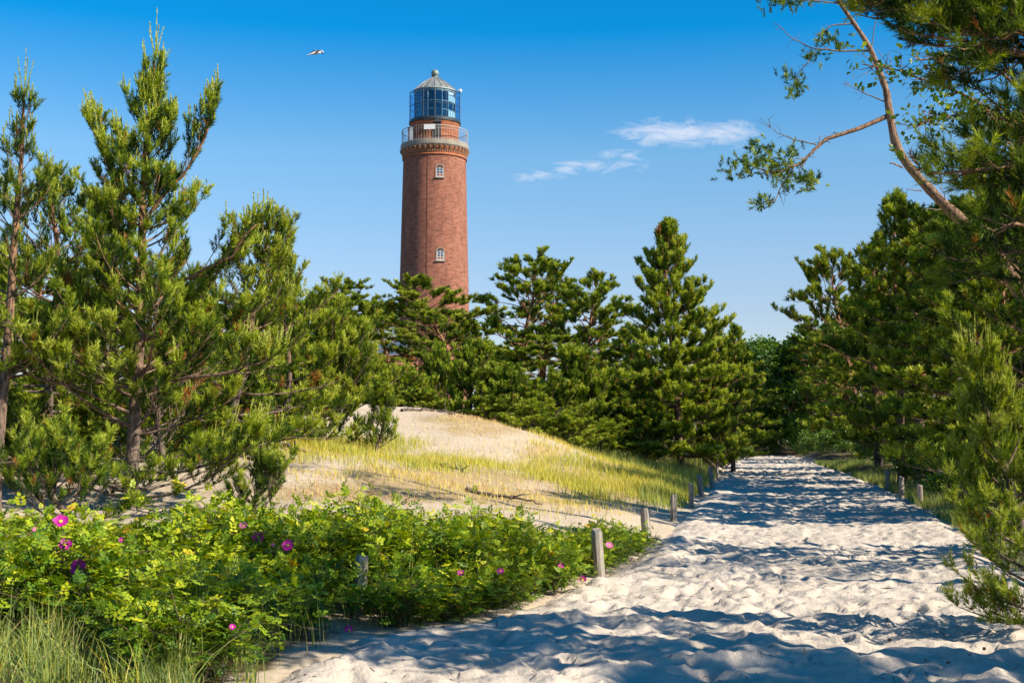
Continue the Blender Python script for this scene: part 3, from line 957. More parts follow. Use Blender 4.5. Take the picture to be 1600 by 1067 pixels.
# keeper's house beside the tower
hp = P(607, 556, 118)
hz = G(hp.x, hp.y)
kh = thing('brick_house', 'low brick house with slate roof at the lighthouse foot', 'house', (hp.x, hp.y, hz), 0.15)
wall_h = hp.z - hz
link('wall', mesh_np('wall', np.array([(x, y, z) for z in (0, wall_h) for (x, y) in ((-2.6, -2), (2.6, -2), (2.6, 2), (-2.6, 2))]), np.array([(0, 1, 5, 4), (1, 2, 6, 5), (2, 3, 7, 6), (3, 0, 4, 7)]), (M_BRICK,),
                     uv=np.array([(0, 0), (5.2, 0), (9.2, 0), (14, 0), (0, wall_h), (5.2, wall_h), (9.2, wall_h), (14, wall_h)])), kh)
rf = MB()
rf.V = [(-3, -2.4, wall_h - 0.1), (3, -2.4, wall_h - 0.1), (3, 2.4, wall_h - 0.1), (-3, 2.4, wall_h - 0.1), (-1.2, 0, wall_h + 1.5), (1.2, 0, wall_h + 1.5)]
rf.F = [(0, 1, 5, 4), (1, 2, 5), (2, 3, 4, 5), (3, 0, 4), (3, 2, 1, 0)]
rf.build('roof', simple('slate_roof', (0.07, 0.10, 0.14), 0.4, var=0.3, scale=3), kh)
wnd = MB().box((0, -2.02, wall_h * 0.55), (0.9, 0.06, 1.2)).build('window', M_DARKIN, kh)
MB().box((0, -2.06, wall_h * 0.55), (0.06, 0.04, 1.2)).box((0, -2.06, wall_h * 0.55), (0.9, 0.036, 0.06)).build('window_frame', M_WHITE, wnd)

# ------------------------------------------------------------------ pines


def needle_arrays(pos, axis, L, nl, w, n, tint, rng, spread=(0.45, 1.15)):
    S = len(pos)
    t = rng.random((S, n)) ** 0.9
    base = pos[:, None, :] + axis[:, None, :] * (L[:, None] * t)[..., None]
    ref = nrm(rng.normal(size=(S, 3)))
    a = nrm(np.cross(axis, ref)); b = np.cross(axis, a)
    th = rng.random((S, n)) * 2 * math.pi
    radial = a[:, None, :] * np.cos(th)[..., None] + b[:, None, :] * np.sin(th)[..., None]
    phi = rng.uniform(spread[0], spread[1], (S, n)) * (1 - 0.35 * t)
    d = axis[:, None, :] * np.cos(phi)[..., None] + radial * np.sin(phi)[..., None]
    ln = nl[:, None] * rng.uniform(0.75, 1.15, (S, n))
    tip = base + d * ln[..., None]
    wd = nrm(np.cross(d, rng.normal(size=(S, n, 3)))) * (w * 0.5)[:, None, None]
    V = np.stack([base - wd, base + wd, tip], 2).reshape(-1, 3)
    T = np.repeat((tint[:, None] + rng.uniform(-0.03, 0.03, (S, n))).ravel(), 3)
    return V, np.clip(T, 0, 1)


class PineSpec:
    H = 9.0; R = 1.9; base = 0.1; whorl = 0.55; nb = (4, 6); style = 'young'; shoot = 0.16; nl = 0.075; nw = 0.008; nn = 30
    sec = 0.20; shp = 0.11; r0 = 0.15; lean = (0.0, 0.0); sway = 0.12; candles = 0.0; candle_len = 0.25; keep = 0.9; dead = 0.03; light = 0.0; limb_parts = 0; bark = None; secmax = 1.1
    az_bias = None; vert = 0.22; nper = 4; upb = 0.75; extra = (); thin = 1.0; top_only = 0.0; bare = 0.22; droop = 0.0

    def __init__(s, **k):
        for a, b in k.items():
            assert hasattr(PineSpec, a), a
            setattr(s, a, b)


class Foliage:
    """shoots and candles gathered for one crown"""
    def __init__(s):
        s.SP, s.SA, s.SL, s.ST, s.CP, s.CA, s.CL = [], [], [], [], [], [], []

    def dress(s, sp, rng, tb, pts, dv, L, lr, t, dead_limb=False):
        """side twigs and needle shoots along one limb"""
        n = len(pts)
        s_ = np.linspace(0, 1, n)
        u0 = sp.bare + rng.uniform(0, 0.1)
        limb_tint = rng.normal(0, 0.07)
        side = 1
        while u0 < 1.0:
            q = np.array([np.interp(u0, s_, pts[:, i]) for i in range(3)])
            d0 = np.array([np.interp(u0, s_, dv[:, i]) for i in range(3)])
            ang = side * rng.uniform(0.35, 1.15)
            c, sn = math.cos(ang), math.sin(ang)
            d1 = np.array([d0[0] * c - d0[1] * sn, d0[0] * sn + d0[1] * c, d0[2] + rng.normal(0.15, sp.vert)])
            d1 /= np.linalg.norm(d1)
            l2 = min(sp.secmax, (0.55 * (1 - u0) * L + 0.14) * rng.uniform(0.6, 1.2))
            if u0 > 0.95:
                d1 = d0; l2 = 0.18 + 0.05 * L
            m1 = q + d1 * l2 * 0.5; d2 = d1 + np.array([0, 0, 0.35]); d2 /= np.linalg.norm(d2)
            m2 = m1 + d2 * l2 * 0.5
            tb.add([q, m1, m2], [min(0.010, lr * 0.35) * (1 - u0 * 0.5), min(0.007, lr * 0.25), 0.003], 3, False)
            u = 0.42
            while u <= 1.001 and not (dead_limb and rng.random() < 0.75):
                b0 = q + (m1 - q) * min(1, 2 * u) if u < 0.5 else m1 + (m2 - m1) * (2 * u - 1)
                dd = d1 if u < 0.5 else d2
                for _ in range(max(2, sp.nper - 1) if u < 0.85 else sp.nper + 3):
                    rv = rng.normal(size=3); rv /= np.linalg.norm(rv)
                    ax = dd * 0.8 + rv * 0.75 + np.array([0, 0, sp.upb])
                    ax /= np.linalg.norm(ax)
                    s.SP.append(b0); s.SA.append(ax); s.SL.append(sp.shoot * rng.uniform(0.7, 1.25))
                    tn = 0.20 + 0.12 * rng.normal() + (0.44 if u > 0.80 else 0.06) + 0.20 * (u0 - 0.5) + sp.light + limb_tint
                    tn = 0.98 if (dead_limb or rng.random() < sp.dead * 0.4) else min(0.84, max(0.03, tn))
                    s.ST.append(tn)
                u += sp.shp / max(l2, 0.1)
            if sp.candles and rng.random() < sp.candles * (0.25 + 1.6 * t * t):
                for _ in range(int(rng.integers(1, 3)) + (t > 0.65)):
                    ax = np.array([rng.normal(0, 0.16), rng.normal(0, 0.16), 1.0]) + 0.3 * d2
                    ax /= np.linalg.norm(ax)
                    s.CP.append(m2 + rng.normal(0, 0.03, 3)); s.CA.append(ax); s.CL.append(sp.candle_len * rng.uniform(0.4, 0.85) * (0.4 + 0.7 * t))
            u0 += sp.sec / L * rng.uniform(0.75, 1.25)
            side = -side

    def mesh(s, sp, rng):
        SP, SA, SL, ST = (np.array(v) for v in (s.SP, s.SA, s.SL, s.ST))
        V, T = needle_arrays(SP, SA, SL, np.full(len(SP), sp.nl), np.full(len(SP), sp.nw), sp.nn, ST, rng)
        Vs, Ts = [V], [T]
        if s.CP:
            CP, CA, CL = np.array(s.CP), np.array(s.CA), np.array(s.CL)
            one = np.ones(len(CP))
            for k in range(3):      # needles hug the candle, which ends in a pale bud
                V, T = needle_arrays(CP + CA * (CL * k / 3)[:, None], CA, CL / 3, one * sp.nl * 0.36, one * sp.nw * 1.7, max(16, sp.nn), one * (0.79 + 0.055 * k), rng, (0.25, 0.6))
                Vs.append(V); Ts.append(T)
            V, T = needle_arrays(CP + CA * (CL * 0.97)[:, None], CA, CL * 0.08, one * sp.nl * 0.35, one * sp.nw * 1.6, 10, one * 0.915, rng, (0.1, 0.4))
            Vs.append(V); Ts.append(T)
        V = np.concatenate(Vs); T = np.concatenate(Ts)
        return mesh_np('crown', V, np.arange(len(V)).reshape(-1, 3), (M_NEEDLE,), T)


def build_pine(sp, seed):
    """returns (trunk Tubes, list of limb Tubes, crown mesh)"""
    rng = np.random.default_rng(seed)
    trunk = Tubes(); limbs = []
    K = 14
    tt = np.linspace(0, 1, K)
    ph = rng.uniform(0, 6.28, 4)
    sw = sp.sway * np.stack([np.sin(tt * 5 + ph[0]) + 0.5 * np.sin(tt * 11 + ph[1]) - np.sin(ph[0]) - 0.5 * np.sin(ph[1]), np.sin(tt * 4.3 + ph[2]) - np.sin(ph[2])], -1) * tt[:, None] ** 0.5
    tp = np.stack([sp.lean[0] * tt ** 1.1 + sw[:, 0], sp.lean[1] * tt ** 1.1 + sw[:, 1], tt * sp.H], -1)
    tp[0, 2] = -0.25
    rr = sp.r0 * (1 - tt) ** 0.75 + 0.012
    rr[0] *= 1.25
    trunk.add(tp, rr, 9)

    def tpos(h):
        return np.array([np.interp(h, tp[:, 2], tp[:, i]) for i in range(3)]), float(np.interp(h, tp[:, 2], rr))
    fo = Foliage()
    hb = sp.base * sp.H
    h = hb
    limb_specs = []
    while h < sp.H * 0.985:
        t = (h - hb) / (sp.H - hb)
        if sp.style == 'young':
            prof = sp.R * (1 - t) ** 0.85 * min(1.0, 0.62 + 1.8 * t)
        elif sp.style == 'cone':
            prof = sp.R * (1 - t) ** 0.66 * min(1.0, 0.70 + 2.0 * t)
        elif sp.style == 'full':
            prof = sp.R * (1 - t) ** 1.0 * min(1.0, 0.75 + 1.2 * t)
        elif sp.style == 'bush':
            prof = sp.R * (1 - t ** 2.0) ** 0.6
        else:
            prof = sp.R * max(0.0, (1 - t ** 2.6)) ** 0.6 * min(1.0, 0.35 + 1.4 * t)
        k = int(rng.integers(sp.nb[0], sp.nb[1] + 1))
        az0 = rng.uniform(0, 6.28)
        for i in range(k):
            if rng.random() > sp.keep:
                continue
            az = az0 + 6.283 * i / k + rng.normal(0, 0.25)
            if sp.az_bias is not None and rng.random() < sp.az_bias[1]:
                az = sp.az_bias[0] + rng.normal(0, 0.5)
            L = max(0.22, prof * rng.uniform(0.62, 1.15))
            limb_specs.append((h + rng.normal(0, 0.06), az, L, t))
        h += sp.whorl * (1.0 - 0.45 * t) * rng.uniform(0.8, 1.2)
    order = sorted(range(len(limb_specs)), key=lambda i: -limb_specs[i][2])
    own = set(order[:sp.limb_parts])
    for li, (h, az, L, t) in enumerate(limb_specs):
        p, rt = tpos(min(h, sp.H * 0.98))
        if sp.style in ('young', 'cone'):
            e0 = (-8 + 58 * t ** 1.3) + rng.normal(0, 6) - sp.droop
            e1 = e0 + 22 + 18 * t
        elif sp.style == 'full':
            e0 = 4 + 44 * t + rng.normal(0, 7); e1 = e0 + 34
        elif sp.style == 'bush':
            e0 = 15 + 50 * t + rng.normal(0, 10); e1 = e0 + 30
        else:
            e0 = 18 + 25 * t + rng.normal(0, 12) - sp.droop; e1 = e0 - 8 + rng.normal(0, 14)
        n = 7
        s_ = np.linspace(0, 1, n)
        el = np.radians(e0 + (e1 - e0) * s_)
        crook = (0.10 if sp.style != 'mature' else 0.30)
        azs = az + np.cumsum(rng.normal(0, crook, n)) * 0.7
        if sp.style == 'mature':
            el = el + rng.normal(0, 0.22, n)
        dv = np.stack([np.cos(el) * np.cos(azs), np.cos(el) * np.sin(azs), np.sin(el)], -1)
        pts = p + np.concatenate([np.zeros((1, 3)), np.cumsum(dv[:-1] * (L / (n - 1)), 0)])
        lr = min(rt * 0.5, 0.008 + 0.0095 * L * (1.5 if sp.style == 'mature' else 1.0))
        tb = trunk
        if li in own:
            tb = Tubes(); limbs.append(tb)
        tb.add(pts, lr * (1 - 0.82 * s_), 6 if L > 0.8 else 4)
        dead_limb = rng.random() < sp.dead * (2.2 if t < 0.25 else 0.5)
        fo.dress(sp, rng, tb, pts, dv, L, lr, t, dead_limb)
    for pl in sp.extra:                         # limbs given as points relative to the base
        pp = np.array(pl); m_ = len(pp)
        ti = np.linspace(0, m_ - 1, 10)
        p2 = np.stack([np.interp(ti, np.arange(m_), pp[:, q]) for q in range(3)], -1) + rng.normal(0, 0.015, (10, 3))
        L = float(np.linalg.norm(np.diff(p2, axis=0), axis=1).sum())
        lt = Tubes(); limbs.append(lt)
        lt.add(p2, np.linspace(0.032, 0.008, 10), 6)
        fo.dress(sp, rng, lt, p2, nrm(np.gradient(p2, axis=0)), L, 0.03, 1.0)
        for _ in range(4 if sp.candles else 0):
            ax = np.array([rng.normal(0, 0.2), rng.normal(0, 0.2), 1.0]); ax /= np.linalg.norm(ax)
            fo.CP.append(p2[-1]); fo.CA.append(ax); fo.CL.append(sp.candle_len * rng.uniform(0.5, 0.9))
    # leader
    top = tp[-1]
    for i in range(10):
        ax = np.array([rng.normal(0, 0.3), rng.normal(0, 0.3), 1.0]); ax /= np.linalg.norm(ax)
        fo.SP.append(top - np.array([0, 0, rng.uniform(0, 0.5)])); fo.SA.append(ax); fo.SL.append(sp.shoot); fo.ST.append(0.5)
    if sp.candles:
        fo.CP.append(top); fo.CA.append(np.array([0.02, 0, 1.0])); fo.CL.append(sp.candle_len * 1.9)
        for i in range(5):
            a = i * 1.257 + 0.4
            ax = np.array([0.22 * math.cos(a), 0.22 * math.sin(a), 1.0]); ax /= np.linalg.norm(ax)
            fo.CP.append(top); fo.CA.append(ax); fo.CL.append(sp.candle_len * rng.uniform(1.0, 1.5))
    return trunk, limbs, fo.mesh(sp, rng)


TRI = {}


def pine(name, sp, seed, loc, label, group=None, rotz=0.0, cat='pine'):
    trunk, limbs, crown = build_pine(sp, seed)
    root = thing(name, label, cat, loc, rotz, group)
    bm = sp.bark or M_BARK
    link('trunk', trunk.mesh('trunk', bm), root)
    for tb in limbs:
        link('limb', tb.mesh('limb', bm), root)
    c = link('crown', crown, root)
    TRI[name + str(seed)] = len(crown.polygons)
    return root


def at_px(px, d):
    x = (px - CX) / FPX * d * 0.997
    return x, d, G(x, d)


def height_to(py, d, z, px=800):
    return P(px, py, d).z - z


# ---- pines on the dune's near side
def rel_px(pl, d, base):
    return [tuple(P(a, c, d + dd) - Vector(base)) for a, c, dd in pl]


x, y, z = at_px(206, 20)
EX = [rel_px(pl, 20, (x, y, z)) for pl in ([(232, 335, 0), (285, 275, -0.1), (322, 215, -0.2), (340, 155, -0.2)], [(232, 345, 0), (185, 275, -0.1), (155, 225, -0.15), (140, 195, -0.2)], [(226, 470, 0), (300, 430, -0.5), (360, 400, -0.7), (400, 350, -0.8)],
                                           [(215, 620, 0), (290, 590, -0.7), (370, 580, -1.0), (420, 560, -1.1)], [(212, 650, 0), (130, 610, -0.6), (60, 590, -0.9), (20, 575, -1.0)], [(208, 740, 0), (290, 735, -0.7), (360, 715, -1.0), (420, 690, -1.1)])]
Ht = height_to(92, 20, z)
pine('pine_tree', PineSpec(H=Ht, R=2.75, base=0.04, style='full', whorl=0.46, nb=(6, 8), shoot=0.18, nl=0.085, nw=0.013, nn=22, sec=0.13, shp=0.11, r0=0.10, lean=(0.24, 0), sway=0.05, candles=0.45, candle_len=0.42, extra=EX,
                           keep=0.84, dead=0.05, light=0.04, limb_parts=24), 11, (x, y, z), 'tall bushy pine with upright pale candles behind the rose bushes', 'young pines on the dune')
x, y, z = at_px(-6, 19)
pine('pine_tree', PineSpec(H=height_to(155, 19, z), R=1.9, base=0.10, style='full', whorl=0.58, nb=(5, 6), shoot=0.17, nl=0.08, nw=0.011, nn=24, sec=0.14, shp=0.12, r0=0.085, lean=(0.2, 0), sway=0.05, candles=0.45, candle_len=0.38,
                           keep=0.72, dead=0.05, limb_parts=10), 23, (x, y, z), 'slim sparse pine beside the tall bushy pine, its bare reddish trunk showing', 'young pines on the dune')
x, y, z = at_px(70, 25)
pine('pine_tree', PineSpec(H=height_to(268, 25, z), R=3.2, base=0.04, whorl=0.5, nb=(5, 7), style='cone', shoot=0.2, nl=0.10, nw=0.018, nn=17, sec=0.17, shp=0.14, r0=0.10, candles=0.15, candle_len=0.25, keep=0.88, light=0.12), 31, (x, y, z),
     'dense broad pine filling the gap behind the slim pine and the tall pine', 'young pines on the dune')
x, y, z = at_px(352, 25.5)
pine('pine_tree', PineSpec(H=height_to(345, 25.5, z), R=2.9, base=0.04, whorl=0.48, nb=(5, 7), style='cone', shoot=0.2, nl=0.10, nw=0.018, nn=17, sec=0.17, shp=0.14, r0=0.09, lean=(0.6, 0), candles=0.3, candle_len=0.28, keep=0.84, light=0.12), 37, (x, y, z),
     'middle-sized pine leaning out from behind the tall bushy pine', 'young pines on the dune')
x, y, z = at_px(440, 28)
pine('pine_tree', PineSpec(H=height_to(388, 28, z), R=1.9, base=0.04, whorl=0.5, style='young', nb=(5, 7), shoot=0.2, nl=0.10, nw=0.018, nn=18, sec=0.16, shp=0.13, r0=0.07, candles=0.5, candle_len=0.42, keep=0.95, light=0.14), 41, (x, y, z),
     'slender bright green young pine between the tall pine and the lighthouse', 'young pines on the dune')
x, y, z = at_px(505, 31)
pine('pine_bush', PineSpec(H=height_to(520, 31, z), R=2.0, base=0.03, whorl=0.26, style='bush', nb=(6, 8), shoot=0.2, nl=0.10, nw=0.018, nn=18, sec=0.16, shp=0.13, r0=0.07, candles=0.15, candle_len=0.18, keep=1.0, light=0.10), 43, (x, y, z),
     'wide low pine spreading over the yellow grass beside the bare sand', 'low pines on the dune', cat='pine')
x, y, z = at_px(588, 31.5)
pine('pine_bush', PineSpec(H=1.25, R=0.62, base=0.03, whorl=0.2, style='bush', nb=(5, 7), shoot=0.18, nl=0.085, nw=0.012, nn=24, sec=0.2, shp=0.13, r0=0.04, candles=0.3, candle_len=0.16, keep=1.0, light=0.06), 47, (x, y, z),
     'knee-high seedling pine at the edge of the bare sand slope', 'low pines on the dune')
x, y, z = at_px(95, 15.5)
pine('pine_bush', PineSpec(H=height_to(740, 15.5, z), R=1.0, base=0.25, whorl=0.16, style='bush', nb=(5, 7), shoot=0.15, nl=0.07, nw=0.008, nn=30, sec=0.15, shp=0.1, r0=0.05, candles=0.05, keep=0.95, dead=0.10, light=-0.04, limb_parts=6), 53, (x, y, z),
     'flat low pine with browned needles just behind the rose flowers', 'low pines on the dune')
x, y, z = at_px(395, 18)
pine('pine_bush', PineSpec(H=height_to(745, 18, z), R=0.55, base=0.05, whorl=0.14, style='bush', nb=(5, 6), shoot=0.14, nl=0.07, nw=0.009, nn=26, sec=0.14, shp=0.1, r0=0.03, candles=0.1, keep=1.0, light=-0.05), 59, (x, y, z),
     'small dark pine seedling in the sand at the back of the rose bushes', 'low pines on the dune')
x, y, z = at_px(255, 22.5)
pine('pine_bush', PineSpec(H=height_to(575, 22.5, z), R=1.6, base=0.12, whorl=0.4, style='bush', nb=(5, 7), shoot=0.18, nl=0.09, nw=0.015, nn=18, sec=0.16, shp=0.13, r0=0.06, keep=0.9, dead=0.12, light=-0.02), 61, (x, y, z),
     'shaded spreading pine close behind the trunk of the tall bushy pine', 'low pines on the dune')

# ---- variants for the middle distance (d 50-100): coarser needles
def far(**k):
    b = dict(H=10, R=3.2, base=0.12, whorl=0.72, nb=(5, 7), style='cone', vert=0.2, upb=0.8, nper=6, shoot=0.24, nl=0.17, nw=0.036, nn=12, sec=0.22, shp=0.20, r0=0.14, candles=0.0, keep=0.9, dead=0.02, bark=M_BARK_RED, secmax=1.6, light=0.12)
    b.update(k)
    return PineSpec(**b)


PROTO_CONE = [far(), far(R=2.9, whorl=0.72, keep=0.85)]
PROTO_MAT = [far(style='mature', base=0.36, R=3.6, whorl=0.62, nb=(5, 6), keep=0.9, vert=0.2, upb=1.0, nper=8, r0=0.16, sway=0.35, bare=0.46, light=0.16, lean=(0.6, 0.2)),
             far(style='mature', base=0.30, R=3.4, whorl=0.6, nb=(5, 6), keep=0.9, vert=0.2, upb=1.0, nper=8, r0=0.15, sway=0.4, bare=0.45, light=0.13, lean=(-0.9, 0.1)),
             far(style='mature', base=0.40, R=3.1, whorl=0.55, nb=(5, 6), keep=0.9, vert=0.2, upb=1.0, nper=8, r0=0.15, sway=0.3, bare=0.45, light=0.13, lean=(0.2, 0.5)),
             far(style='mature', base=0.28, R=3.5, whorl=0.62, nb=(5, 6), keep=0.88, vert=0.2, upb=1.0, nper=8, r0=0.16, sway=0.5, bare=0.46, light=0.18, lean=(1.4, 0.0))]
PROTO_BUSH = [far(style='bush', H=3.2, R=2.2, base=0.04, whorl=0.42, nb=(6, 8), r0=0.07, sec=0.22, keep=0.95, nl=0.15, light=0.10), far(style='bush', H=3.0, R=2.4, base=0.06, whorl=0.45, nb=(5, 7), r0=0.07, sec=0.22, keep=0.9, nl=0.15, light=0.14)]
_proto_cache = {}


def far_pine(kind, i, px, d, py_top, R, rot, label, group, dz=0.0, name='pine_tree'):
    lst = {'cone': PROTO_CONE, 'mature': PROTO_MAT, 'bush': PROTO_BUSH}[kind]
    sp = lst[i]
    x, y, z = at_px(px, d)
    z += dz
    h = height_to(py_top, d, z, px)
    sc = (R / sp.R, R / sp.R, h / (sp.H + 0.25))
    key = (kind, i)
    if key not in _proto_cache:
        r = pine(name, sp, 100 + 7 * i + {'cone': 0, 'mature': 40, 'bush': 80}[kind], (x, y, z), label, group, rot)
        r.scale = sc
        _proto_cache[key] = r
        return r
    r = dup(_proto_cache[key], (x, y, z), rot, sc, label, group)
    r.name = name
    return r


# pines closing the view behind the near dune pines
GK = 'pines behind the tall bushy pine'
for (k, i, px, d, top, R, rot) in (('cone', 0, -150, 27, 330, 2.4, 0.9), ('mature', 3, -300, 32, 300, 3.0, 1.9), ('cone', 1, -20, 36, 430, 3.0, 0.4), ('mature', 0, 60, 44, 400, 3.2, 1.4), ('cone', 0, 150, 40, 450, 2.8, 2.4), ('mature', 2, 235, 46, 430, 3.2, 3.4), ('cone', 1, 310, 42, 450, 2.8, 4.4), ('mature', 1, 385, 48, 460, 3.0, 5.4)):
    far_pine(k, i, px, d, top, R, rot, 'pine in the thicket behind the tall bushy pine', GK)
for (i, px, d, top, R, rot) in ((0, 130, 24, 645, 1.5, 5.1), (1, 305, 25, 640, 1.4, 4.1), (0, -15, 22.5, 650, 1.4, 3.1), (1, 215, 26.5, 615, 1.6, 0.1), (1, -110, 21, 640, 1.5, 0.2), (0, -280, 24, 600, 1.8, 1.2), (0, 20, 30, 600, 2.0, 0.7), (1, 110, 31, 590, 2.0, 1.7), (0, 200, 30, 610, 1.8, 2.7), (1, 290, 31, 600, 2.0, 3.7), (0, 375, 32, 585, 1.8, 4.7), (1, 440, 35, 560, 2.0, 5.7)):
    far_pine('bush', i, px, d, top, R, rot, 'low pine bush in the thicket behind the tall bushy pine', GK, name='pine_bush')
# pine standing alone where grass meets the path
x, y, z = at_px(1064, 58)
pine('pine_tree', far(H=height_to(350, 58, z), R=4.1, base=0.05, whorl=0.66, style='cone', nb=(6, 8), vert=0.14, upb=0.9, nper=6, bare=0.16, shoot=0.24, nl=0.16, nw=0.032, nn=14, sec=0.19, shp=0.17, r0=0.15, keep=0.84, light=0.18, lean=(-0.5, 0), sway=0.12, limb_parts=14), 71,
     (x, y, z), 'tall cone-shaped pine with orange trunk rising over the yellow grass and posts', 'pines between the dune and the path')
GB = 'pines between the dune and the path'
far_pine('cone', 0, 1145, 68, 505, 2.6, 0.4, 'short pine close beside the path, under the tall cone-shaped pine', GB)
far_pine('cone', 1, 1118, 74, 490, 3.0, 1.4, 'pine half hidden behind the tall cone-shaped pine, nearer the path end', GB)
far_pine('cone', 0, 985, 66, 505, 3.2, 2.2, 'dark pine against the shaded side of the tall cone-shaped pine', GB)
far_pine('bush', 0, 1010, 56, 640, 2.0, 0.6, 'low dark pine bush at the foot of the tall cone-shaped pine', GB, name='pine_bush')
far_pine('bush', 1, 1120, 62, 655, 1.6, 2.6, 'yellow green bush beside the posts under the tall cone-shaped pine', GB, name='pine_bush')
far_pine('bush', 1, 935, 52, 665, 2.3, 1.6, 'low dark pine bush where the dune slope ends', GB, name='pine_bush')
# wind-bent pines behind the dune crest
GM = 'wind-bent pines between the dune crest and the lighthouse'
WB = {478: 'wind-bent pine rising behind the slender bright young pine', 548: 'wind-bent pine beside the slate-roofed house, away from the lighthouse', 612: 'wind-bent pine standing in front of the slate-roofed house',
      648: 'wind-bent pine touching the shaded edge of the lighthouse shaft', 722: 'wind-bent pine reaching up in front of the lighthouse below its window', 792: 'tallest wind-bent pine, standing just beside the lighthouse',
      845: 'wind-bent pine second in line from the lighthouse towards the cone-shaped pine', 908: 'wind-bent pine third in line from the lighthouse towards the cone-shaped pine', 955: 'shorter wind-bent pine next to the tall cone-shaped pine',
      430: 'wind-bent pine behind the middle-sized leaning pine', 700: 'wind-bent pine hiding the foot of the lighthouse', 862: 'low wind-bent pine on the dune crest before its taller neighbours'}
for (k, i, px, d, top, R, rot) in (('mature', 0, 478, 72, 448, 3.4, 0.3), ('mature', 1, 548, 76, 432, 3.2, 2.0), ('mature', 2, 612, 84, 468, 3.2, 4.0), ('mature', 3, 648, 78, 472, 3.0, 1.0), ('mature', 3, 722, 66, 425, 3.3, 3.6),
                                   ('mature', 0, 792, 72, 398, 3.6, 5.2), ('mature', 2, 845, 76, 425, 3.2, 0.8), ('mature', 1, 908, 68, 422, 2.7, 3.1), ('mature', 2, 955, 74, 500, 3.0, 2.4), ('mature', 1, 430, 62, 470, 3.0, 5.5),
                                   ('mature', 2, 700, 90, 470, 3.2, 1.9), ('mature', 3, 862, 60, 520, 3.0, 5.0)):
    far_pine(k, i, px, d, top + 14, R * 1.2, rot, WB[px], GM)
GS = 'low pines along the dune crest'
LS = 'low green pine bush growing along the dune crest below the lighthouse'
for (i, px, d, top, R, rot) in ((0, 735, 55, 548, 1.9, 0.2), (1, 640, 58, 590, 2.0, 1.2), (0, 800, 54, 585, 2.2, 2.2), (1, 860, 52, 600, 2.2, 3.2), (0, 905, 55, 560, 2.4, 4.2), (1, 690, 60, 560, 1.8, 0.9), (0, 560, 60, 560, 2.4, 5.2),
                                (0, 960, 57, 610, 2.4, 1.1), (1, 1000, 62, 600, 2.4, 2.1), (0, 1050, 66, 610, 2.2, 3.0), (1, 930, 62, 585, 2.4, 0.5), (0, 780, 62, 560, 2.4, 5.9), (1, 660, 54, 615, 1.7, 2.3), (0, 590, 62, 575, 2.2, 1.9), (1, 830, 49, 635, 1.6, 1.7), (0, 770, 51, 625, 1.6, 2.9), (1, 890, 48, 655, 1.7, 0.4), (0, 610, 56, 605, 1.5, 3.7), (1, 520, 52, 560, 2.2, 4.4)):
    far_pine('bush', i, px, d, top, R, rot, LS, GS, name='pine_bush')

# pines on the far side of the path
GR = 'pines shading the path'
LR = 'dark pine standing in the shaded wood along the path'
for (k, i, px, d, top, R, rot) in (('cone', 0, 1318, 108, 470, 5.0, 0.3), ('mature', 1, 1300, 128, 500, 5.0, 1.1), ('mature', 0, 1352, 84, 400, 4.6, 2.1), ('cone', 1, 1372, 64, 372, 3.9, 4.0), ('cone', 0, 1408, 50, 300, 3.4, 5.0),
                                   ('mature', 2, 1440, 46, 320, 3.8, 0.9), ('cone', 1, 1490, 40, 335, 3.4, 3.0), ('mature', 3, 1530, 34, 300, 3.4, 1.0), ('cone', 0, 1570, 29, 280, 3.0, 2.0), ('mature', 0, 1640, 25, 180, 3.2, 4.4),
                                   ('cone', 0, 1830, 25, 60, 2.4, 0.8), ('mature', 2, 1840, 31, 60, 3.2, 2.9), ('cone', 1, 1740, 37, 120, 3.4, 1.9), ('mature', 3, 1720, 46, 140, 3.8, 4.9), ('cone', 0, 1640, 57, 200, 4.0, 3.9), ('mature', 1, 1600, 72, 250, 4.4, 5.9), ('mature', 0, 1900, 38, 80, 3.8, 1.2), ('mature', 2, 1500, 92, 330, 4.6, 3.3), ('cone', 1, 1450, 72, 350, 4.2, 5.5), ('mature', 2, 1560, 52, 290, 4.0, 0.2), ('cone', 0, 1400, 95, 400, 4.5, 1.3), ('mature', 1, 1640, 40, 250, 3.8, 3.3)):
    far_pine(k, i, px, d, top, R, rot, LR, GR)
for (i, px, d, top, R, rot) in ((0, 1375, 80, 640, 2.4, 0.1), (1, 1420, 62, 640, 2.2, 1.1), (0, 1470, 48, 650, 1.9, 2.1), (1, 1545, 34, 670, 1.5, 3.1), (0, 1500, 42, 640, 2.0, 4.1), (1, 1625, 27, 650, 1.5, 5.1), (0, 1340, 100, 640, 2.6, 2.7)):
    far_pine('bush', i, px, d, top, R, rot, 'low dark pine bush under the pines along the path', 'pine bushes along the path', name='pine_bush')
# woods behind everything (seen in gaps)
GW = 'far pines closing the end of the path'
for (k, i, px, d, top, R, rot) in (('mature', 0, 1120, 118, 560, 5.0, 0.3), ('mature', 1, 1080, 130, 560, 5.5, 1.3), ('mature', 3, 1020, 120, 570, 5.2, 2.3), ('mature', 2, 1380, 140, 470, 6.0, 3.3), ('mature', 0, 940, 112, 580, 5.0, 4.3), ('mature', 1, 1480, 110, 420, 5.5, 5.0)):
    far_pine(k, i, px, d, top, R, rot, 'far pine in the wood beyond the end of the path', GW)

# ---- broadleaf crowns


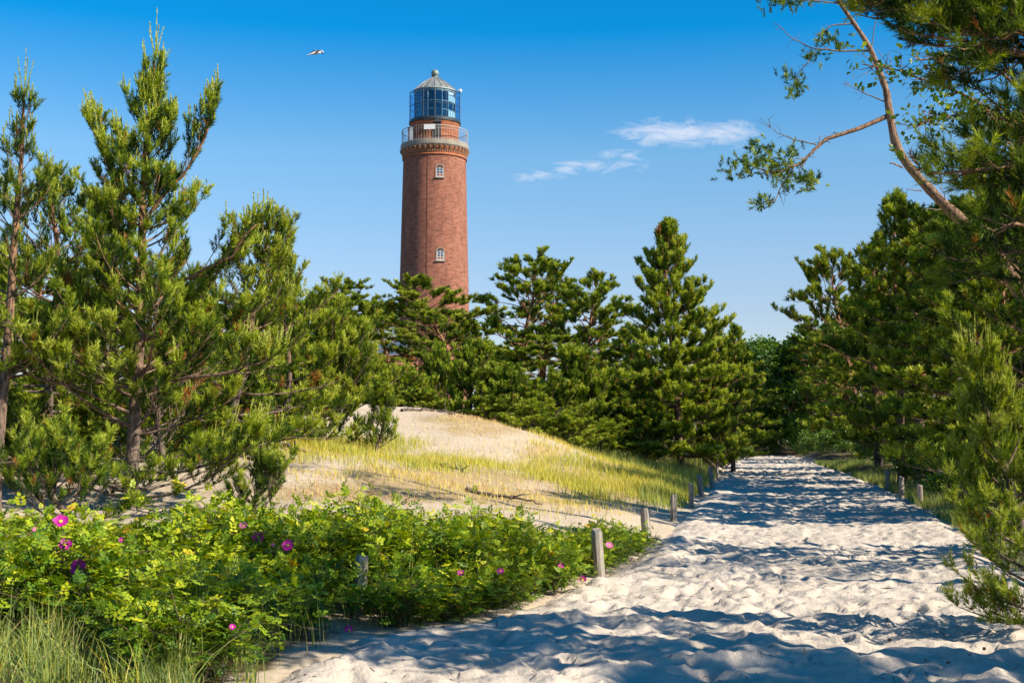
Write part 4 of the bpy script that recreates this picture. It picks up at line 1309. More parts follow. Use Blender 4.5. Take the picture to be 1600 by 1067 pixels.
def leaf_cloud(rng, centers, radii, n_leaf, size, tint0=0.45, flat=0.6):
    """leaves spread through lumpy clumps; each leaf is two folded triangles"""
    centers = np.asarray(centers); radii = np.asarray(radii)
    k = rng.choice(len(centers), n_leaf, p=radii ** 2 / (radii ** 2).sum())
    d = nrm(rng.normal(size=(n_leaf, 3)))
    r = radii[k] * rng.random(n_leaf) ** 0.45
    pos = centers[k] + d * r[:, None] * np.array([1, 1, flat])
    ax = nrm(d + 0.9 * rng.normal(size=(n_leaf, 3)) * 0.7)
    nv = nrm(np.array([0, 0, 0.9]) + 0.7 * d + 0.6 * rng.normal(size=(n_leaf, 3)))
    sd = nrm(np.cross(ax, nv))
    s = size * rng.uniform(0.7, 1.3, n_leaf)[:, None]
    base = pos; tip = pos + ax * s
    mid = pos + ax * s * 0.45
    lft = mid + sd * s * 0.36 + nv * s * 0.10; rgt = mid - sd * s * 0.36 + nv * s * 0.10
    V = np.stack([base, rgt, tip, lft], 1).reshape(-1, 3)
    i = np.arange(n_leaf)[:, None] * 4
    F = np.concatenate([i + np.array([[0, 1, 2]]), i + np.array([[0, 2, 3]])])
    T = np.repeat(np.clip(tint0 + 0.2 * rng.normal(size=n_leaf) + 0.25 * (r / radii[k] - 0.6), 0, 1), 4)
    return mesh_np('crown', V, F, (M_BROAD,), T)


def broadleaf(name, seed, loc, H, R, n_leaf, size, label, group=None, base=0.25, nclump=26, tint0=0.45, cat='tree', r0=0.18, bark=None):
    rng = np.random.default_rng(seed)
    tr = Tubes()
    tp = np.array([(0, 0, -0.2), (0.1, 0.05, H * 0.25), (-0.05, 0.1, H * 0.5), (0.1, 0, H * 0.8)])
    tr.add(tp, [r0, r0 * 0.75, r0 * 0.5, r0 * 0.2], 8)
    cs, rs = [], []
    for i in range(nclump):
        t = rng.random() ** 0.8
        h = H * (base + (0.96 - base) * t)
        rr = R * math.sqrt(max(0.05, 1 - (2 * t - 0.85) ** 2 / 1.4)) * math.sqrt(rng.random())
        a = rng.uniform(0, 6.28)
        c = np.array([rr * math.cos(a), rr * math.sin(a), h])
        p0 = np.array([0, 0, max(H * 0.15, h - rr * 0.8 - 0.2)])
        p0[:2] = [np.interp(p0[2], tp[:, 2], tp[:, q]) for q in (0, 1)]
        m = (p0 + c) / 2 + rng.normal(0, 0.08 * R, 3)
        tr.add([p0, m, c], [r0 * 0.3, r0 * 0.2, r0 * 0.06], 4)
        cs.append(c); rs.append(R * rng.uniform(0.22, 0.42))
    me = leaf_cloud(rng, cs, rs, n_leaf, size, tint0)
    root = thing(name, label, cat, loc, 0, group)
    link('trunk', tr.mesh('trunk', bark or M_BARK), root)
    link('crown', me, root)
    return root


GF = 'broadleaf trees at the end of the path'
x, y, z = at_px(1212, 150)
bt = broadleaf('broadleaf_tree', 201, (x, y, z), height_to(535, 150, z), 6.0, 9000, 0.42, 'rounded broadleaf tree closing the end of the sand path', GF, base=0.2, nclump=34, r0=0.3, tint0=0.28)
for (px, d, sc, rot) in ((1160, 152, 0.95, 1.0), (1262, 148, 1.05, 2.2), (1185, 165, 1.0, 3.4), (1240, 168, 1.05, 4.2), (1300, 155, 1.1, 5.0), (1210, 182, 1.1, 0.6), (1140, 160, 1.0, 2.9)):
    x, y, z = at_px(px, d)
    dup(bt, (x, y, z), rot, (sc, sc, sc))
sb = broadleaf('leafy_shrub', 211, (0, 0, 0), 1.5, 1.0, 2600, 0.10, 'leafy green shrub at the shaded edge of the sand path', 'leafy shrubs along the shaded path edge', base=0.05, nclump=22, r0=0.03, cat='shrub')
first = True
for (px, d, sc, rot) in ((1462, 30, 0.75, 0.2), (1430, 36, 0.9, 1.2), (1412, 43, 0.9, 2.0), (1388, 50, 1.0, 2.7), (1370, 57, 1.1, 3.6), (1350, 66, 1.2, 0.5), (1322, 76, 1.3, 4.0), (1295, 88, 1.4, 5.0), (1275, 105, 1.5, 1.0), (1256, 128, 1.5, 2.2),
                         (1500, 25.5, 0.7, 3.0), (1525, 23.5, 0.6, 4.4), (1290, 118, 1.8, 4.3), (1285, 128, 1.9, 5.3), (1275, 138, 2.0, 0.9), (1172, 149, 2.4, 0.3), (1196, 151, 2.6, 1.3), (1222, 149, 2.4, 2.3), (1246, 146, 2.2, 3.3), (1135, 78, 1.2, 1.6), (1142, 95, 1.4, 2.8), (1150, 120, 1.6, 3.9)):
    x, y, z = at_px(px, d)
    if px > 1250 and d < 130:
        x += 0.55 + 0.75 * sc; z = G(x, y)
    if first:
        sb.location = (x, y, z); sb.scale = (sc,) * 3; sb.rotation_euler = (0, 0, rot); first = False
    else:
        lab = grp = None
        if d > 117 and px > 1160:
            lab, grp = 'shaded leafy shrub under the trees at the end of the path', 'shrubs closing the path end'
        elif px < 1200:
            lab, grp = 'leafy green shrub between the posts and the path end', 'shrubs by the path end'
        dup(sb, (x, y, z), rot, (sc,) * 3, lab, grp)

# ---- near trees on the shaded side of the path
x, y, z = at_px(1640, 11.0)
pine('pine_tree', PineSpec(H=height_to(585, 11.0, z), R=1.05, base=0.05, whorl=0.26, style='full', nb=(5, 6), shoot=0.14, nl=0.06, nw=0.007, nn=32, sec=0.10, shp=0.085, r0=0.045, lean=(-0.62, 0.0), sway=0.03, candles=0.75, candle_len=0.26,
                           keep=0.95, dead=0.04, light=0.22, limb_parts=12, az_bias=(math.pi, 0.25)), 301, (x, y, z), 'young pine with bright green candles leaning over the sand path edge', 'pines overhanging the path')
# leaning pine with a bare crooked stem
LP = 19.0
lp_px = [(1700, 800), (1660, 640), (1600, 460), (1535, 372), (1480, 325), (1420, 262), (1398, 225), (1388, 165), (1385, 140), (1360, 75), (1335, 38), (1312, 5), (1290, -30)]
lp = [P(a, b, LP + 0.4 * i / 12) for i, (a, b) in enumerate(lp_px)]
zb = G(lp[0].x, lp[0].y)
root = thing('leaning_pine', 'leaning pine with bare pale crooked stem against the sky', 'pine', (lp[0].x, lp[0].y, zb), 0, 'pines overhanging the path')
org = np.array([lp[0].x, lp[0].y, zb])
tb = Tubes()
pts = np.array([list(p) for p in lp]) - org
pts[0, 2] = -0.2
rad_ = np.array([0.135, 0.13, 0.12, 0.115, 0.10, 0.08, 0.073, 0.065, 0.059, 0.048, 0.04, 0.033, 0.024])
# resample smoothly with a little wander
ti = np.linspace(0, 12, 60)
pt2 = np.stack([np.interp(ti, np.arange(13), pts[:, q]) for q in range(3)], -1)
ker = np.array([1, 2, 3, 2, 1]) / 9.0
for q in range(3):
    pad = np.concatenate([[pt2[0, q]] * 2, pt2[:, q], [pt2[-1, q]] * 2])
    pt2[:, q] = np.convolve(pad, ker, 'valid')
rg = np.random.default_rng(77)
rdi = 0.84 * np.interp(ti, np.arange(13), rad_) * (1 + 0.07 * rg.normal(size=60))
tb.add(pt2, rdi, 10)
link('trunk', tb.mesh('trunk', M_BARK_PALE), root)


def px_branch(pl, d0, d1, r0, r1, mat, parent, org, rng, name='limb', twigs=0, tw_len=0.35):
    t_ = Tubes()
    n = len(pl)
    pp = np.array([list(P(a, b, d0 + (d1 - d0) * i / (n - 1))) for i, (a, b) in enumerate(pl)]) - org
    ti = np.linspace(0, n - 1, n * 4)
    p2 = np.stack([np.interp(ti, np.arange(n), pp[:, q]) for q in range(3)], -1) + rng.normal(0, 0.008, (n * 4, 3)) * np.linspace(0, 1, n * 4)[:, None]
    t_.add(p2, np.linspace(r0, r1, n * 4), 6)
    for _ in range(twigs):
        i = int(rng.integers(n, n * 4 - 1))
        d = nrm(p2[i] - p2[i - 1] + 0.9 * rng.normal(size=3) * np.linalg.norm(p2[i] - p2[i - 1]))
        L = tw_len * rng.uniform(0.4, 1.1)
        q1 = p2[i] + d * L * 0.5 + rng.normal(0, 0.03, 3); q2 = q1 + nrm(d + rng.normal(0, 0.4, 3)) * L * 0.5
        t_.add([p2[i], q1, q2], [r1 * 0.7 + 0.002, r1 * 0.5 + 0.001, 0.0015], 4)
        if rng.random() < 0.6:
            q3 = q1 + nrm(d + rng.normal(0, 0.9, 3)) * L * 0.35
            t_.add([q1, q3], [r1 * 0.4 + 0.001, 0.0012], 3)
    o = link(name, t_.mesh(name, mat), parent)
    return p2


rng = np.random.default_rng(401)
tuft_pos, tuft_ax = [], []


def tuft_px(px, py, d, n, sx, sy):
    for _ in range(int(n * 1.7)):
        q = P(px + rng.normal() * sx, py + rng.normal() * sy, d + rng.normal() * 0.28)
        ax = rng.normal(size=3) * 0.7 + np.array([-0.25, 0, 0.45])
        tuft_pos.append(np.array(list(q)) - org); tuft_ax.append(ax / np.linalg.norm(ax))


px_branch([(1386, 182), (1345, 200), (1290, 218), (1275, 232), (1255, 252), (1225, 268), (1190, 270)], LP + 0.25, LP - 0.2, 0.038, 0.010, M_BARK_PALE, root, org, rng, twigs=22, tw_len=0.32)
px_branch([(1275, 226), (1240, 218), (1215, 208), (1200, 196)], LP, LP - 0.1, 0.011, 0.003, M_TWIG, root, org, rng, twigs=8, tw_len=0.25)
px_branch([(1240, 262), (1222, 290), (1210, 315), (1190, 320)], LP - 0.1, LP - 0.3, 0.012, 0.004, M_TWIG, root, org, rng, twigs=5, tw_len=0.2)
px_branch([(1250, 255), (1260, 275), (1275, 290)], LP, LP - 0.1, 0.010, 0.004, M_TWIG, root, org, rng, twigs=5, tw_len=0.2)
for a in ((1160, 262, 34, 16, 9), (1195, 250, 34, 16, 10), (1225, 272, 32, 16, 9), (1250, 288, 22, 14, 8), (1270, 282, 14, 9, 6), (1192, 318, 16, 10, 6), (1182, 236, 14, 7, 8), (1240, 240, 10, 8, 5)):
    tuft_px(a[0], a[1], LP - 0.1, a[2], a[3], a[4])
px_branch([(1362, 80), (1310, 80), (1270, 76), (1240, 62), (1210, 35)], LP + 0.35, LP + 0.2, 0.016, 0.004, M_TWIG, root, org, rng, twigs=12, tw_len=0.25)
px_branch([(1336, 37), (1300, 40), (1280, 55), (1272, 62)], LP + 0.35, LP + 0.1, 0.014, 0.004, M_TWIG, root, org, rng, twigs=5, tw_len=0.2)
px_branch([(1275, 78), (1262, 98), (1245, 118), (1238, 138)], LP + 0.2, LP, 0.010, 0.004, M_TWIG, root, org, rng, twigs=5, tw_len=0.18)
px_branch([(1385, 160), (1355, 148), (1335, 138), (1318, 130)], LP + 0.25, LP + 0.1, 0.012, 0.003, M_TWIG, root, org, rng, twigs=6, tw_len=0.2)
px_branch([(1362, 75), (1366, 45), (1372, 20), (1358, 30)], LP + 0.35, LP + 0.4, 0.009, 0.003, M_TWIG, root, org, rng, twigs=5, tw_len=0.22)
px_branch([(1392, 192), (1420, 196), (1440, 200)], LP + 0.2, LP, 0.010, 0.003, M_TWIG, root, org, rng, twigs=3, tw_len=0.15)
px_branch([(1410, 262), (1392, 254)], LP + 0.15, LP, 0.014, 0.010, M_BARK_PALE, root, org, rng)
px_branch([(1440, 298), (1415, 296)], LP + 0.1, LP, 0.010, 0.005, M_TWIG, root, org, rng)
px_branch([(1470, 328), (1445, 327)], LP + 0.1, LP, 0.010, 0.005, M_TWIG, root, org, rng)
px_branch([(1478, 322), (1475, 300), (1460, 285)], LP + 0.1, LP, 0.008, 0.003, M_TWIG, root, org, rng, twigs=2)
for a in ((1290, 62, 10, 9, 4), (1312, 68, 10, 9, 5), (1272, 92, 10, 8, 5), (1238, 128, 16, 9, 6), (1246, 144, 10, 7, 4), (1225, 6, 22, 18, 4), (1252, 0, 16, 14, 4)):
    tuft_px(a[0], a[1], LP + 0.15, a[2], a[3], a[4])
px_branch([(1312, 6), (1280, 2), (1250, 2), (1215, 8)], LP + 0.4, LP + 0.2, 0.012, 0.004, M_TWIG, root, org, rng, twigs=8, tw_len=0.2)
tp_, ta_ = np.array(tuft_pos), np.array(tuft_ax)
V, T = needle_arrays(tp_, ta_, np.full(len(tp_), 0.11), np.full(len(tp_), 0.075), np.full(len(tp_), 0.011), 26, np.clip(0.36 + 0.2 * rng.normal(size=len(tp_)), 0.05, 0.85), rng)
link('crown', mesh_np('crown', V, np.arange(len(V)).reshape(-1, 3), (M_NEEDLE,), T), root)

# big pine whose boughs hang in from beyond the picture edge
GN = 'pines overhanging the path'
nx, ny = 5.1, 8.8
org = np.array([nx, ny, G(nx, ny)])
root = thing('pine_tree', 'tall dark pine whose long boughs hang down over the sand path', 'pine', tuple(org), 0, GN)
rng = np.random.default_rng(311)
spn = PineSpec(shoot=0.15, nl=0.07, nw=0.0065, nn=30, sec=0.095, shp=0.10, bare=0.12, light=-0.12, dead=0.03, vert=0.45, secmax=0.55)  # needle tint lowered to stand in for the boughs' own shade
tb = Tubes()
tb.add([(0, 0, -0.2), (0.05, 0.05, 1.5), (-0.03, 0.1, 3.2), (0.04, 0.06, 5.0), (0, 0, 6.9)], [0.14, 0.115, 0.10, 0.07, 0.02], 10)
link('trunk', tb.mesh('trunk', M_BARK), root)
fo = Foliage()
for pl, d0, d1 in (([(1800, 20), (1660, -15), (1540, 5), (1400, 20)], 8.7, 8.0), ([(1800, 120), (1690, 80), (1610, 35), (1520, 75)], 8.7, 7.4), ([(1800, 40), (1640, 10), (1500, -10), (1350, -12)], 8.6, 7.6), ([(1800, 90), (1650, 60), (1540, 40), (1440, 25)], 8.6, 8.2), ([(1800, 150), (1680, 110), (1580, 80), (1450, 60)], 8.7, 7.6), ([(1800, 330), (1690, 285), (1590, 262), (1490, 268)], 8.7, 7.8),
                  ([(1800, 250), (1700, 205), (1620, 190), (1560, 215)], 8.7, 8.4), 
                  ([(1800, 470), (1700, 420), (1610, 395), (1520, 400)], 8.7, 8.3), ([(1800, 420), (1700, 370), (1630, 345), (1560, 350)], 8.7, 7.8), ([(1800, -60), (1640, -80), (1480, -90), (1330, -70)], 8.6, 7.0), ([(1850, -150), (1700, -200), (1540, -190), (1420, -170)], 8.8, 9.6), ([(1850, 0), (1900, -60), (2000, -80), (2100, -60)], 8.8, 8.0),
                  ([(1850, 200), (1900, 160), (2000, 150), (2080, 160)], 8.8, 9.4), ([(1850, 100), (1840, 60), (1820, 30), (1800, 10)], 8.8, 11.0), ([(1850, -250), (1820, -320), (1780, -360), (1740, -380)], 8.8, 8.4)):
    pp = np.array([list(P(a, b, d0 + (d1 - d0) * i / 3)) for i, (a, b) in enumerate(pl)]) - org
    pp[0] = [0.02, 0.05, pp[0][2]]
    ti = np.linspace(0, 3, 9)
    p2 = np.stack([np.interp(ti, np.arange(4), pp[:, q]) for q in range(3)], -1) + rng.normal(0, 0.02, (9, 3))
    dv = nrm(np.gradient(p2, axis=0))
    L = float(np.linalg.norm(np.diff(p2, axis=0), axis=1).sum())
    lt = Tubes()
    lt.add(p2, np.linspace(0.035, 0.008, 9), 6)
    fo.dress(spn, rng, lt, p2, dv, L, 0.03, 0.5)
    link('limb', lt.mesh('limb', M_BARK), root)
for k in range(16):                     # the sunward half of the crown, beyond the picture edge
    a = rng.uniform(-2.2, 0.5); hh_ = rng.uniform(2.6, 6.6); L = rng.uniform(1.0, 1.9) * (1 - 0.45 * (hh_ - 2.6) / 4)
    e = rng.uniform(0.1, 0.5)
    p2 = np.array([0, 0.06, hh_]) + np.linspace(0, L, 7)[:, None] * np.array([math.cos(a) * math.cos(e), math.sin(a) * math.cos(e), math.sin(e)]) + rng.normal(0, 0.02, (7, 3))
    lt = Tubes(); lt.add(p2, np.linspace(0.03, 0.007, 7), 5)
    fo.dress(spn, rng, lt, p2, nrm(np.gradient(p2, axis=0)), L, 0.03, 0.5)
    link('limb', lt.mesh('limb', M_BARK), root)
link('crown', fo.mesh(spn, rng), root)
# dark pine behind the leaning stem
x, y, z = at_px(1665, 17.0)
pine('pine_tree', PineSpec(H=height_to(200, 17.0, z), R=2.7, base=0.10, whorl=0.6, style='cone', nb=(5, 6), shoot=0.18, nl=0.09, nw=0.014, nn=20, sec=0.15, shp=0.13, r0=0.11, keep=0.92, light=-0.12, limb_parts=8), 317, (x, y, z),
     'dense dark pine with boughs down to the ground behind the leaning stem', GN)
# birch-like tree with small leaves
bx, by = 7.6, 13.6
root = thing('leafy_tree', 'airy broadleaf tree with small round leaves hanging among the pine boughs', 'tree', (bx, by, G(bx, by)), 0, GN)
org = np.array([bx, by, G(bx, by)])
tb = Tubes()
tb.add([(0, 0, -0.2), (0.1, 0, 2.0), (0.0, 0.1, 4.5), (-0.2, 0.1, 7.2)], [0.11, 0.09, 0.06, 0.015], 8)
link('trunk', tb.mesh('trunk', M_BARK), root)
rng = np.random.default_rng(411)
cs, rs = [], []
for pl in ([(1640, 240), (1570, 190), (1510, 150), (1460, 130), (1400, 110), (1345, 100)], [(1640, 260), (1570, 170), (1500, 180), (1450, 190), (1432, 195)], [(1640, 180), (1560, 110), (1490, 90), (1430, 95)], [(1640, 120), (1540, 60), (1450, 40)],
           [(1640, 300), (1580, 230), (1540, 165)]):
    p2 = px_branch(pl, 13.6, 12.9, 0.022, 0.005, M_BARK, root, org, rng, twigs=34, tw_len=0.3)
    for q in p2[6:]:
        for _ in range(3):
            cs.append(q + rng.normal(0, 0.09, 3)); rs.append(rng.uniform(0.06, 0.12))
for _ in range(120):
    cs.append(np.array([rng.normal(0.4, 0.8), rng.normal(0.2, 0.8), rng.uniform(3.2, 7.2)])); rs.append(rng.uniform(0.15, 0.35))
link('crown', leaf_cloud(rng, cs, rs, 6500, 0.065, 0.45, 0.9), root)
# shading pines beside the viewer, wholly responsible for the dappled foreground
for (x, y, H_, R_, sd) in ((11.4, 2.9, 8.8, 2.9, 0), (13.5, 0.2, 9.6, 3.2, 1), (7.2, 5.4, 5.2, 1.5, 2), (9.4, 4.3, 7.4, 2.3, 3)):
    key = ('mature', sd)
    dup(_proto_cache[key], (x, y, G(x, y)), sd * 2.0, (R_ / 3.2, R_ / 3.2, H_ / 10.2), 'pine beside the sand path casting dappled shade', 'pines beside the path casting shade')
# ------------------------------------------------------------------ fence posts


def post_mat():
    m, n, l = new_mat('weathered_post')
    tcn = n.new('ShaderNodeTexCoord')
    mpn = n.new('ShaderNodeMapping'); mpn.inputs['Scale'].default_value = (38, 38, 3)
    l.new(tcn.outputs['Object'], mpn.inputs[0])
    no = n.new('ShaderNodeTexNoise'); no.inputs['Scale'].default_value = 1; no.inputs['Detail'].default_value = 6; no.inputs['Roughness'].default_value = 0.7
    l.new(mpn.outputs[0], no.inputs['Vector'])
    r = ramp(n, [(0.34, (0.10, 0.08, 0.065)), (0.5, (0.30, 0.26, 0.21)), (0.7, (0.46, 0.41, 0.34))]); l.new(no.outputs[0], r.inputs[0])
    pb = n.new('ShaderNodeBsdfPrincipled'); pb.inputs['Roughness'].default_value = 0.9; pb.inputs['Specular IOR Level'].default_value = 0.15
    l.new(r.outputs[0], pb.inputs['Base Color'])
    bp = n.new('ShaderNodeBump'); bp.inputs['Strength'].default_value = 0.8; bp.inputs['Distance'].default_value = 0.01
    l.new(no.outputs[0], bp.inputs['Height']); l.new(bp.outputs[0], pb.inputs['Normal'])
    o = n.new('ShaderNodeOutputMaterial'); l.new(pb.outputs[0], o.inputs[0])
    return m


M_POST = post_mat()


def post(px, py_base, py_top, wpx, seed, label, group, lean=0.0, d=None):
    if d is None:
        x, y = flat_pt(px, py_base)
    else:
        x, y = (px - CX) / FPX * d, d
    z = G(x, y)
    h = P(px, py_top, y).z - z
    r = 0.86 * wpx * y / FPX / 2
    rng = np.random.default_rng(seed)
    n = 10
    zs = [-0.25, 0.0, h * 0.3, h * 0.62, h * 0.93, h]
    V, Fq = [], []
    prof = 1 + 0.16 * rng.normal(size=n)
    cut = rng.uniform(0, 6.28); slope = rng.uniform(0.1, 0.45)
    for k, zv in enumerate(zs):
        for i in range(n):
            a = 2 * math.pi * i / n
            rr = r * prof[i] * (1 + 0.05 * rng.normal()) * (0.82 if k == len(zs) - 1 else 1.0)
            dz = -r * slope * math.cos(a - cut) if k >= 4 else 0
            V.append((rr * math.cos(a) + lean * zv, rr * math.sin(a), zv + dz + (0.006 * rng.normal() if k == 5 else 0)))
    for k in range(len(zs) - 1):
        for i in range(n):
            j = (i + 1) % n
            Fq.append((k * n + i, k * n + j, (k + 1) * n + j, (k + 1) * n + i))
    Fq.append(tuple((len(zs) - 1) * n + i for i in range(n)))
    me = bpy.data.meshes.new('fence_post'); me.from_pydata(V, [], Fq); me.materials.append(M_POST); me.update()
    link('fence_post', me, None, (x, y, z), (0, 0, 0), label, 'post', group)


GP = 'wooden posts lining the path'
post(937, 905, 827, 19, 1, 'pale weathered post standing at the front of the rose bushes', GP, -0.06)
post(1009, 860, 793, 15, 2, 'split-topped post at the back end of the rose bushes', GP, -0.05, d=21.5)
post(1052, 816, 772, 10, 3, 'dark round-topped post, first beyond the rose bushes', GP)
post(1081, 795, 755, 9, 4, 'slim grey post, second beyond the rose bushes', GP, -0.03)
post(1096, 778, 742, 9, 5, 'leaning post by the yellow grass, third beyond the rose bushes', GP, -0.1)
post(1113, 765, 730, 7, 6, 'thin pale post by the yellow grass, fourth beyond the rose bushes', GP, -0.08)
post(1121, 750, 726, 5, 7, 'thin post under the cone-shaped pine, fifth beyond the rose bushes', GP)
post(566, 955, 868, 24, 8, 'pale post buried among rose leaves and grass', GP, 0.03, d=11.9)
post(1533, 850, 803, 15, 9, 'grey post under the bright young pine', GP, d=21.2)
post(1409, 782, 745, 10, 10, 'grey post in the shade of the wood, before a thinner post', GP, 0.02)
post(1387, 768, 735, 8, 11, 'thin grey post in the deepest shade of the wood', GP)
post(1438, 792, 757, 9, 12, 'shaded post half covered by leafy shrubs', GP)

# ------------------------------------------------------------------ rose hedge


def rose_mesh(seed, R, h, n_leaf):
    rng = np.random.default_rng(seed)
    # lumpy dome: leaves gather in sprays along arching canes
    tb = Tubes()
    nc = 20
    sp_pos, sp_dir = [], []
    for i in range(nc):
        a = rng.uniform(0, 6.28); rr = R * math.sqrt(rng.random()) * 1.0
        p0 = np.array([0.3 * rr * math.cos(a), 0.3 * rr * math.sin(a), -0.05])
        hh = h * rng.uniform(0.55, 1.08) * (1 - 0.35 * (rr / R) ** 2)
        p2 = np.array([rr * math.cos(a), rr * math.sin(a), hh])
        p1 = (p0 + p2) / 2 + np.array([-0.1 * math.cos(a), -0.1 * math.sin(a), 0.16 * h])
        ts = np.linspace(0, 1, 7)[:, None]
        pts = (1 - ts) ** 2 * p0 + 2 * ts * (1 - ts) * p1 + ts ** 2 * p2
        tb.add(pts, np.linspace(0.008, 0.003, 7), 4)
        for t in rng.uniform(0.25, 1.0, 7):
            q = (1 - t) ** 2 * p0 + 2 * t * (1 - t) * p1 + t ** 2 * p2
            dv = rng.normal(size=3) * np.array([1, 1, 0.4]) + np.array([math.cos(a), math.sin(a), 0.5]) * 0.6
            dv /= np.linalg.norm(dv)
            L = rng.uniform(0.12, 0.30)
            e = q + dv * L
            tb.add([q, (q + e) / 2 + np.array([0, 0, 0.02]), e], [0.004, 0.003, 0.002], 3, False)
            sp_pos.append(e); sp_dir.append(dv)
            sp_pos.append((q + e) / 2); sp_dir.append(dv)
    sp_pos, sp_dir = np.array(sp_pos), np.array(sp_dir)
    k = rng.integers(0, len(sp_pos), n_leaf)
    pos = sp_pos[k] + rng.normal(0, 0.055, (n_leaf, 3))
    pos[:, 2] = np.maximum(pos[:, 2], 0.03)
    rach = nrm(sp_dir[k] * 0.5 + rng.normal(size=(n_leaf, 3)) * np.array([1, 1, 0.55]) * 0.8 + np.array([0, 0, 0.25]))
    up = nrm(np.array([0, 0, 1.0]) + 0.35 * rng.normal(size=(n_leaf, 3)))
    sd = nrm(np.cross(rach, up)); up = np.cross(sd, rach)
    RL = rng.uniform(0.075, 0.13, n_leaf)
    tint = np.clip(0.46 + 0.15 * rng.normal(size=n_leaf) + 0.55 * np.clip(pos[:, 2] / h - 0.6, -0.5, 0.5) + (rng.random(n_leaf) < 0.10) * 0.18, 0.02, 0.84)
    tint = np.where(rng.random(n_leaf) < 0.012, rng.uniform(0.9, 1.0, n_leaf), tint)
    Vs, Fs, Ts = [], [], []
    n0 = 0
    for (t, s) in ((0.30, 1), (0.30, -1), (0.58, 1), (0.58, -1), (0.84, 1), (0.84, -1), (1.0, 0)):
        b = pos + rach * (RL * t)[:, None] - up * (RL * 0.25 * t * t)[:, None]
        ax = nrm(rach * (0.55 if s else 1.0) + sd * (s * 0.9) - up * 0.12 + rng.normal(0, 0.12, (n_leaf, 3)))
        ls = (RL * (0.42 if s else 0.5) * rng.uniform(0.85, 1.15, n_leaf))[:, None]
        wv = nrm(np.cross(ax, up))
        mid = b + ax * ls * 0.5
        V = np.stack([b, mid + wv * ls * 0.34 + up * ls * 0.10, b + ax * ls, mid - wv * ls * 0.34 + up * ls * 0.10], 1).reshape(-1, 3)
        i = np.arange(n_leaf)[:, None] * 4 + n0
        Fs.append(i + np.array([[0, 1, 2]])); Fs.append(i + np.array([[0, 2, 3]]))
        Vs.append(V); n0 += len(V)
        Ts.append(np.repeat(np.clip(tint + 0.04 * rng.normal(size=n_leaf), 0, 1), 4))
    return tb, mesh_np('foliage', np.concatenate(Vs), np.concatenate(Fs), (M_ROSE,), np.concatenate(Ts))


GRB = 'rose bushes in the hedge beside the sand path'
LRB = 'leafy green rose bush without open flowers in the hedge beside the path'
variants = []
for i, (R, h, n) in enumerate(((0.62, 0.82, 900), (0.55, 0.72, 800), (0.68, 0.9, 1000), (0.5, 0.62, 700), (0.6, 0.78, 850))):
    tb, me = rose_mesh(500 + i, R, h, n)
    variants.append((tb.mesh('canes', M_STEM), me, h))
rng = np.random.default_rng(7)
hedge_pts = []
tries = 0
while tries < 8000:
    tries += 1
    x = rng.uniform(-9.6, 2.6); y = rng.uniform(8.6, 20.2)
    xl = float(path_x(y)[0])
    # back edge of the hedge in photo terms: a line behind which the sand starts
    back = np.interp(x, [-7.2, -5.5, -4.0, -2.5, -1.0, 0.5, 1.4, 2.4], [12.8, 13.2, 13.6, 14.2, 15.0, 16.2, 17.6, 19.4])
    if x > xl - np.interp(y, [11.5, 14.5], [0.40, 0.10]) or y > back + 0.8 * (x > 0.8):
        continue
    px, py = proj(x, y, 0.2)
    if px < 200 and y < 9.7 + 0.5 * vnoise(np.array([x * 1.2]), np.array([3.0]))[0]:
        continue
    if px < 450 and rng.random() < 0.45:
        continue
    if px < -420:
        continue
    if abs(px - 937) < 42 and y < 15.9:
        continue
    if 535 < px < 598 and y < 12.4:
        continue
    if any((x - a) ** 2 + (y - b) ** 2 < (0.46 if x < -0.5 else 0.36) ** 2 for a, b in hedge_pts):
        continue
    hedge_pts.append((x, y))
bushes = []
for n_, (x, y) in enumerate(hedge_pts):
    c, f, h = variants[int(rng.integers(0, 5))]
    xl = float(path_x(y)[0])
    sc = rng.uniform(0.62, 1.05)
    edge_d = xl - x
    sc *= 0.70 + 0.30 * min(1.0, max(0.0, (edge_d - 0.4) / 1.0))
    if x > 0.2:
        sc *= np.interp(x, [0.2, 1.2, 2.2], [1.0, 0.92, 0.78])
    r_ = thing('rose_bush', LRB, 'rose bush', (x, y, G(x, y)), rng.uniform(0, 6.28), GRB, (sc * 1.1, sc * 1.1, sc * rng.uniform(0.85, 1.1)))
    link('canes', c, r_); link('foliage', f, r_)
    bushes.append((r_, x, y))

# flowers: five petals round a yellow centre, each flower a part of the bush it grows on
def petal_mat(name, col):
    m, n, l = new_mat(name)
    pb = n.new('ShaderNodeBsdfPrincipled'); pb.inputs['Base Color'].default_value = (*col, 1); pb.inputs['Roughness'].default_value = 0.6
    tr = n.new('ShaderNodeBsdfTranslucent'); tr.inputs[0].default_value = (*col, 1)
    mx = n.new('ShaderNodeMixShader'); mx.inputs[0].default_value = 0.35
    l.new(pb.outputs[0], mx.inputs[1]); l.new(tr.outputs[0], mx.inputs[2])
    o = n.new('ShaderNodeOutputMaterial'); l.new(mx.outputs[0], o.inputs[0])
    return m


M_PETAL = petal_mat('rose_petals', (0.62, 0.02, 0.36))
M_PETAL2 = petal_mat('pale_rose_petals', (0.75, 0.16, 0.42))
M_STAMEN = simple('rose_stamens', (0.75, 0.5, 0.06), 0.8)


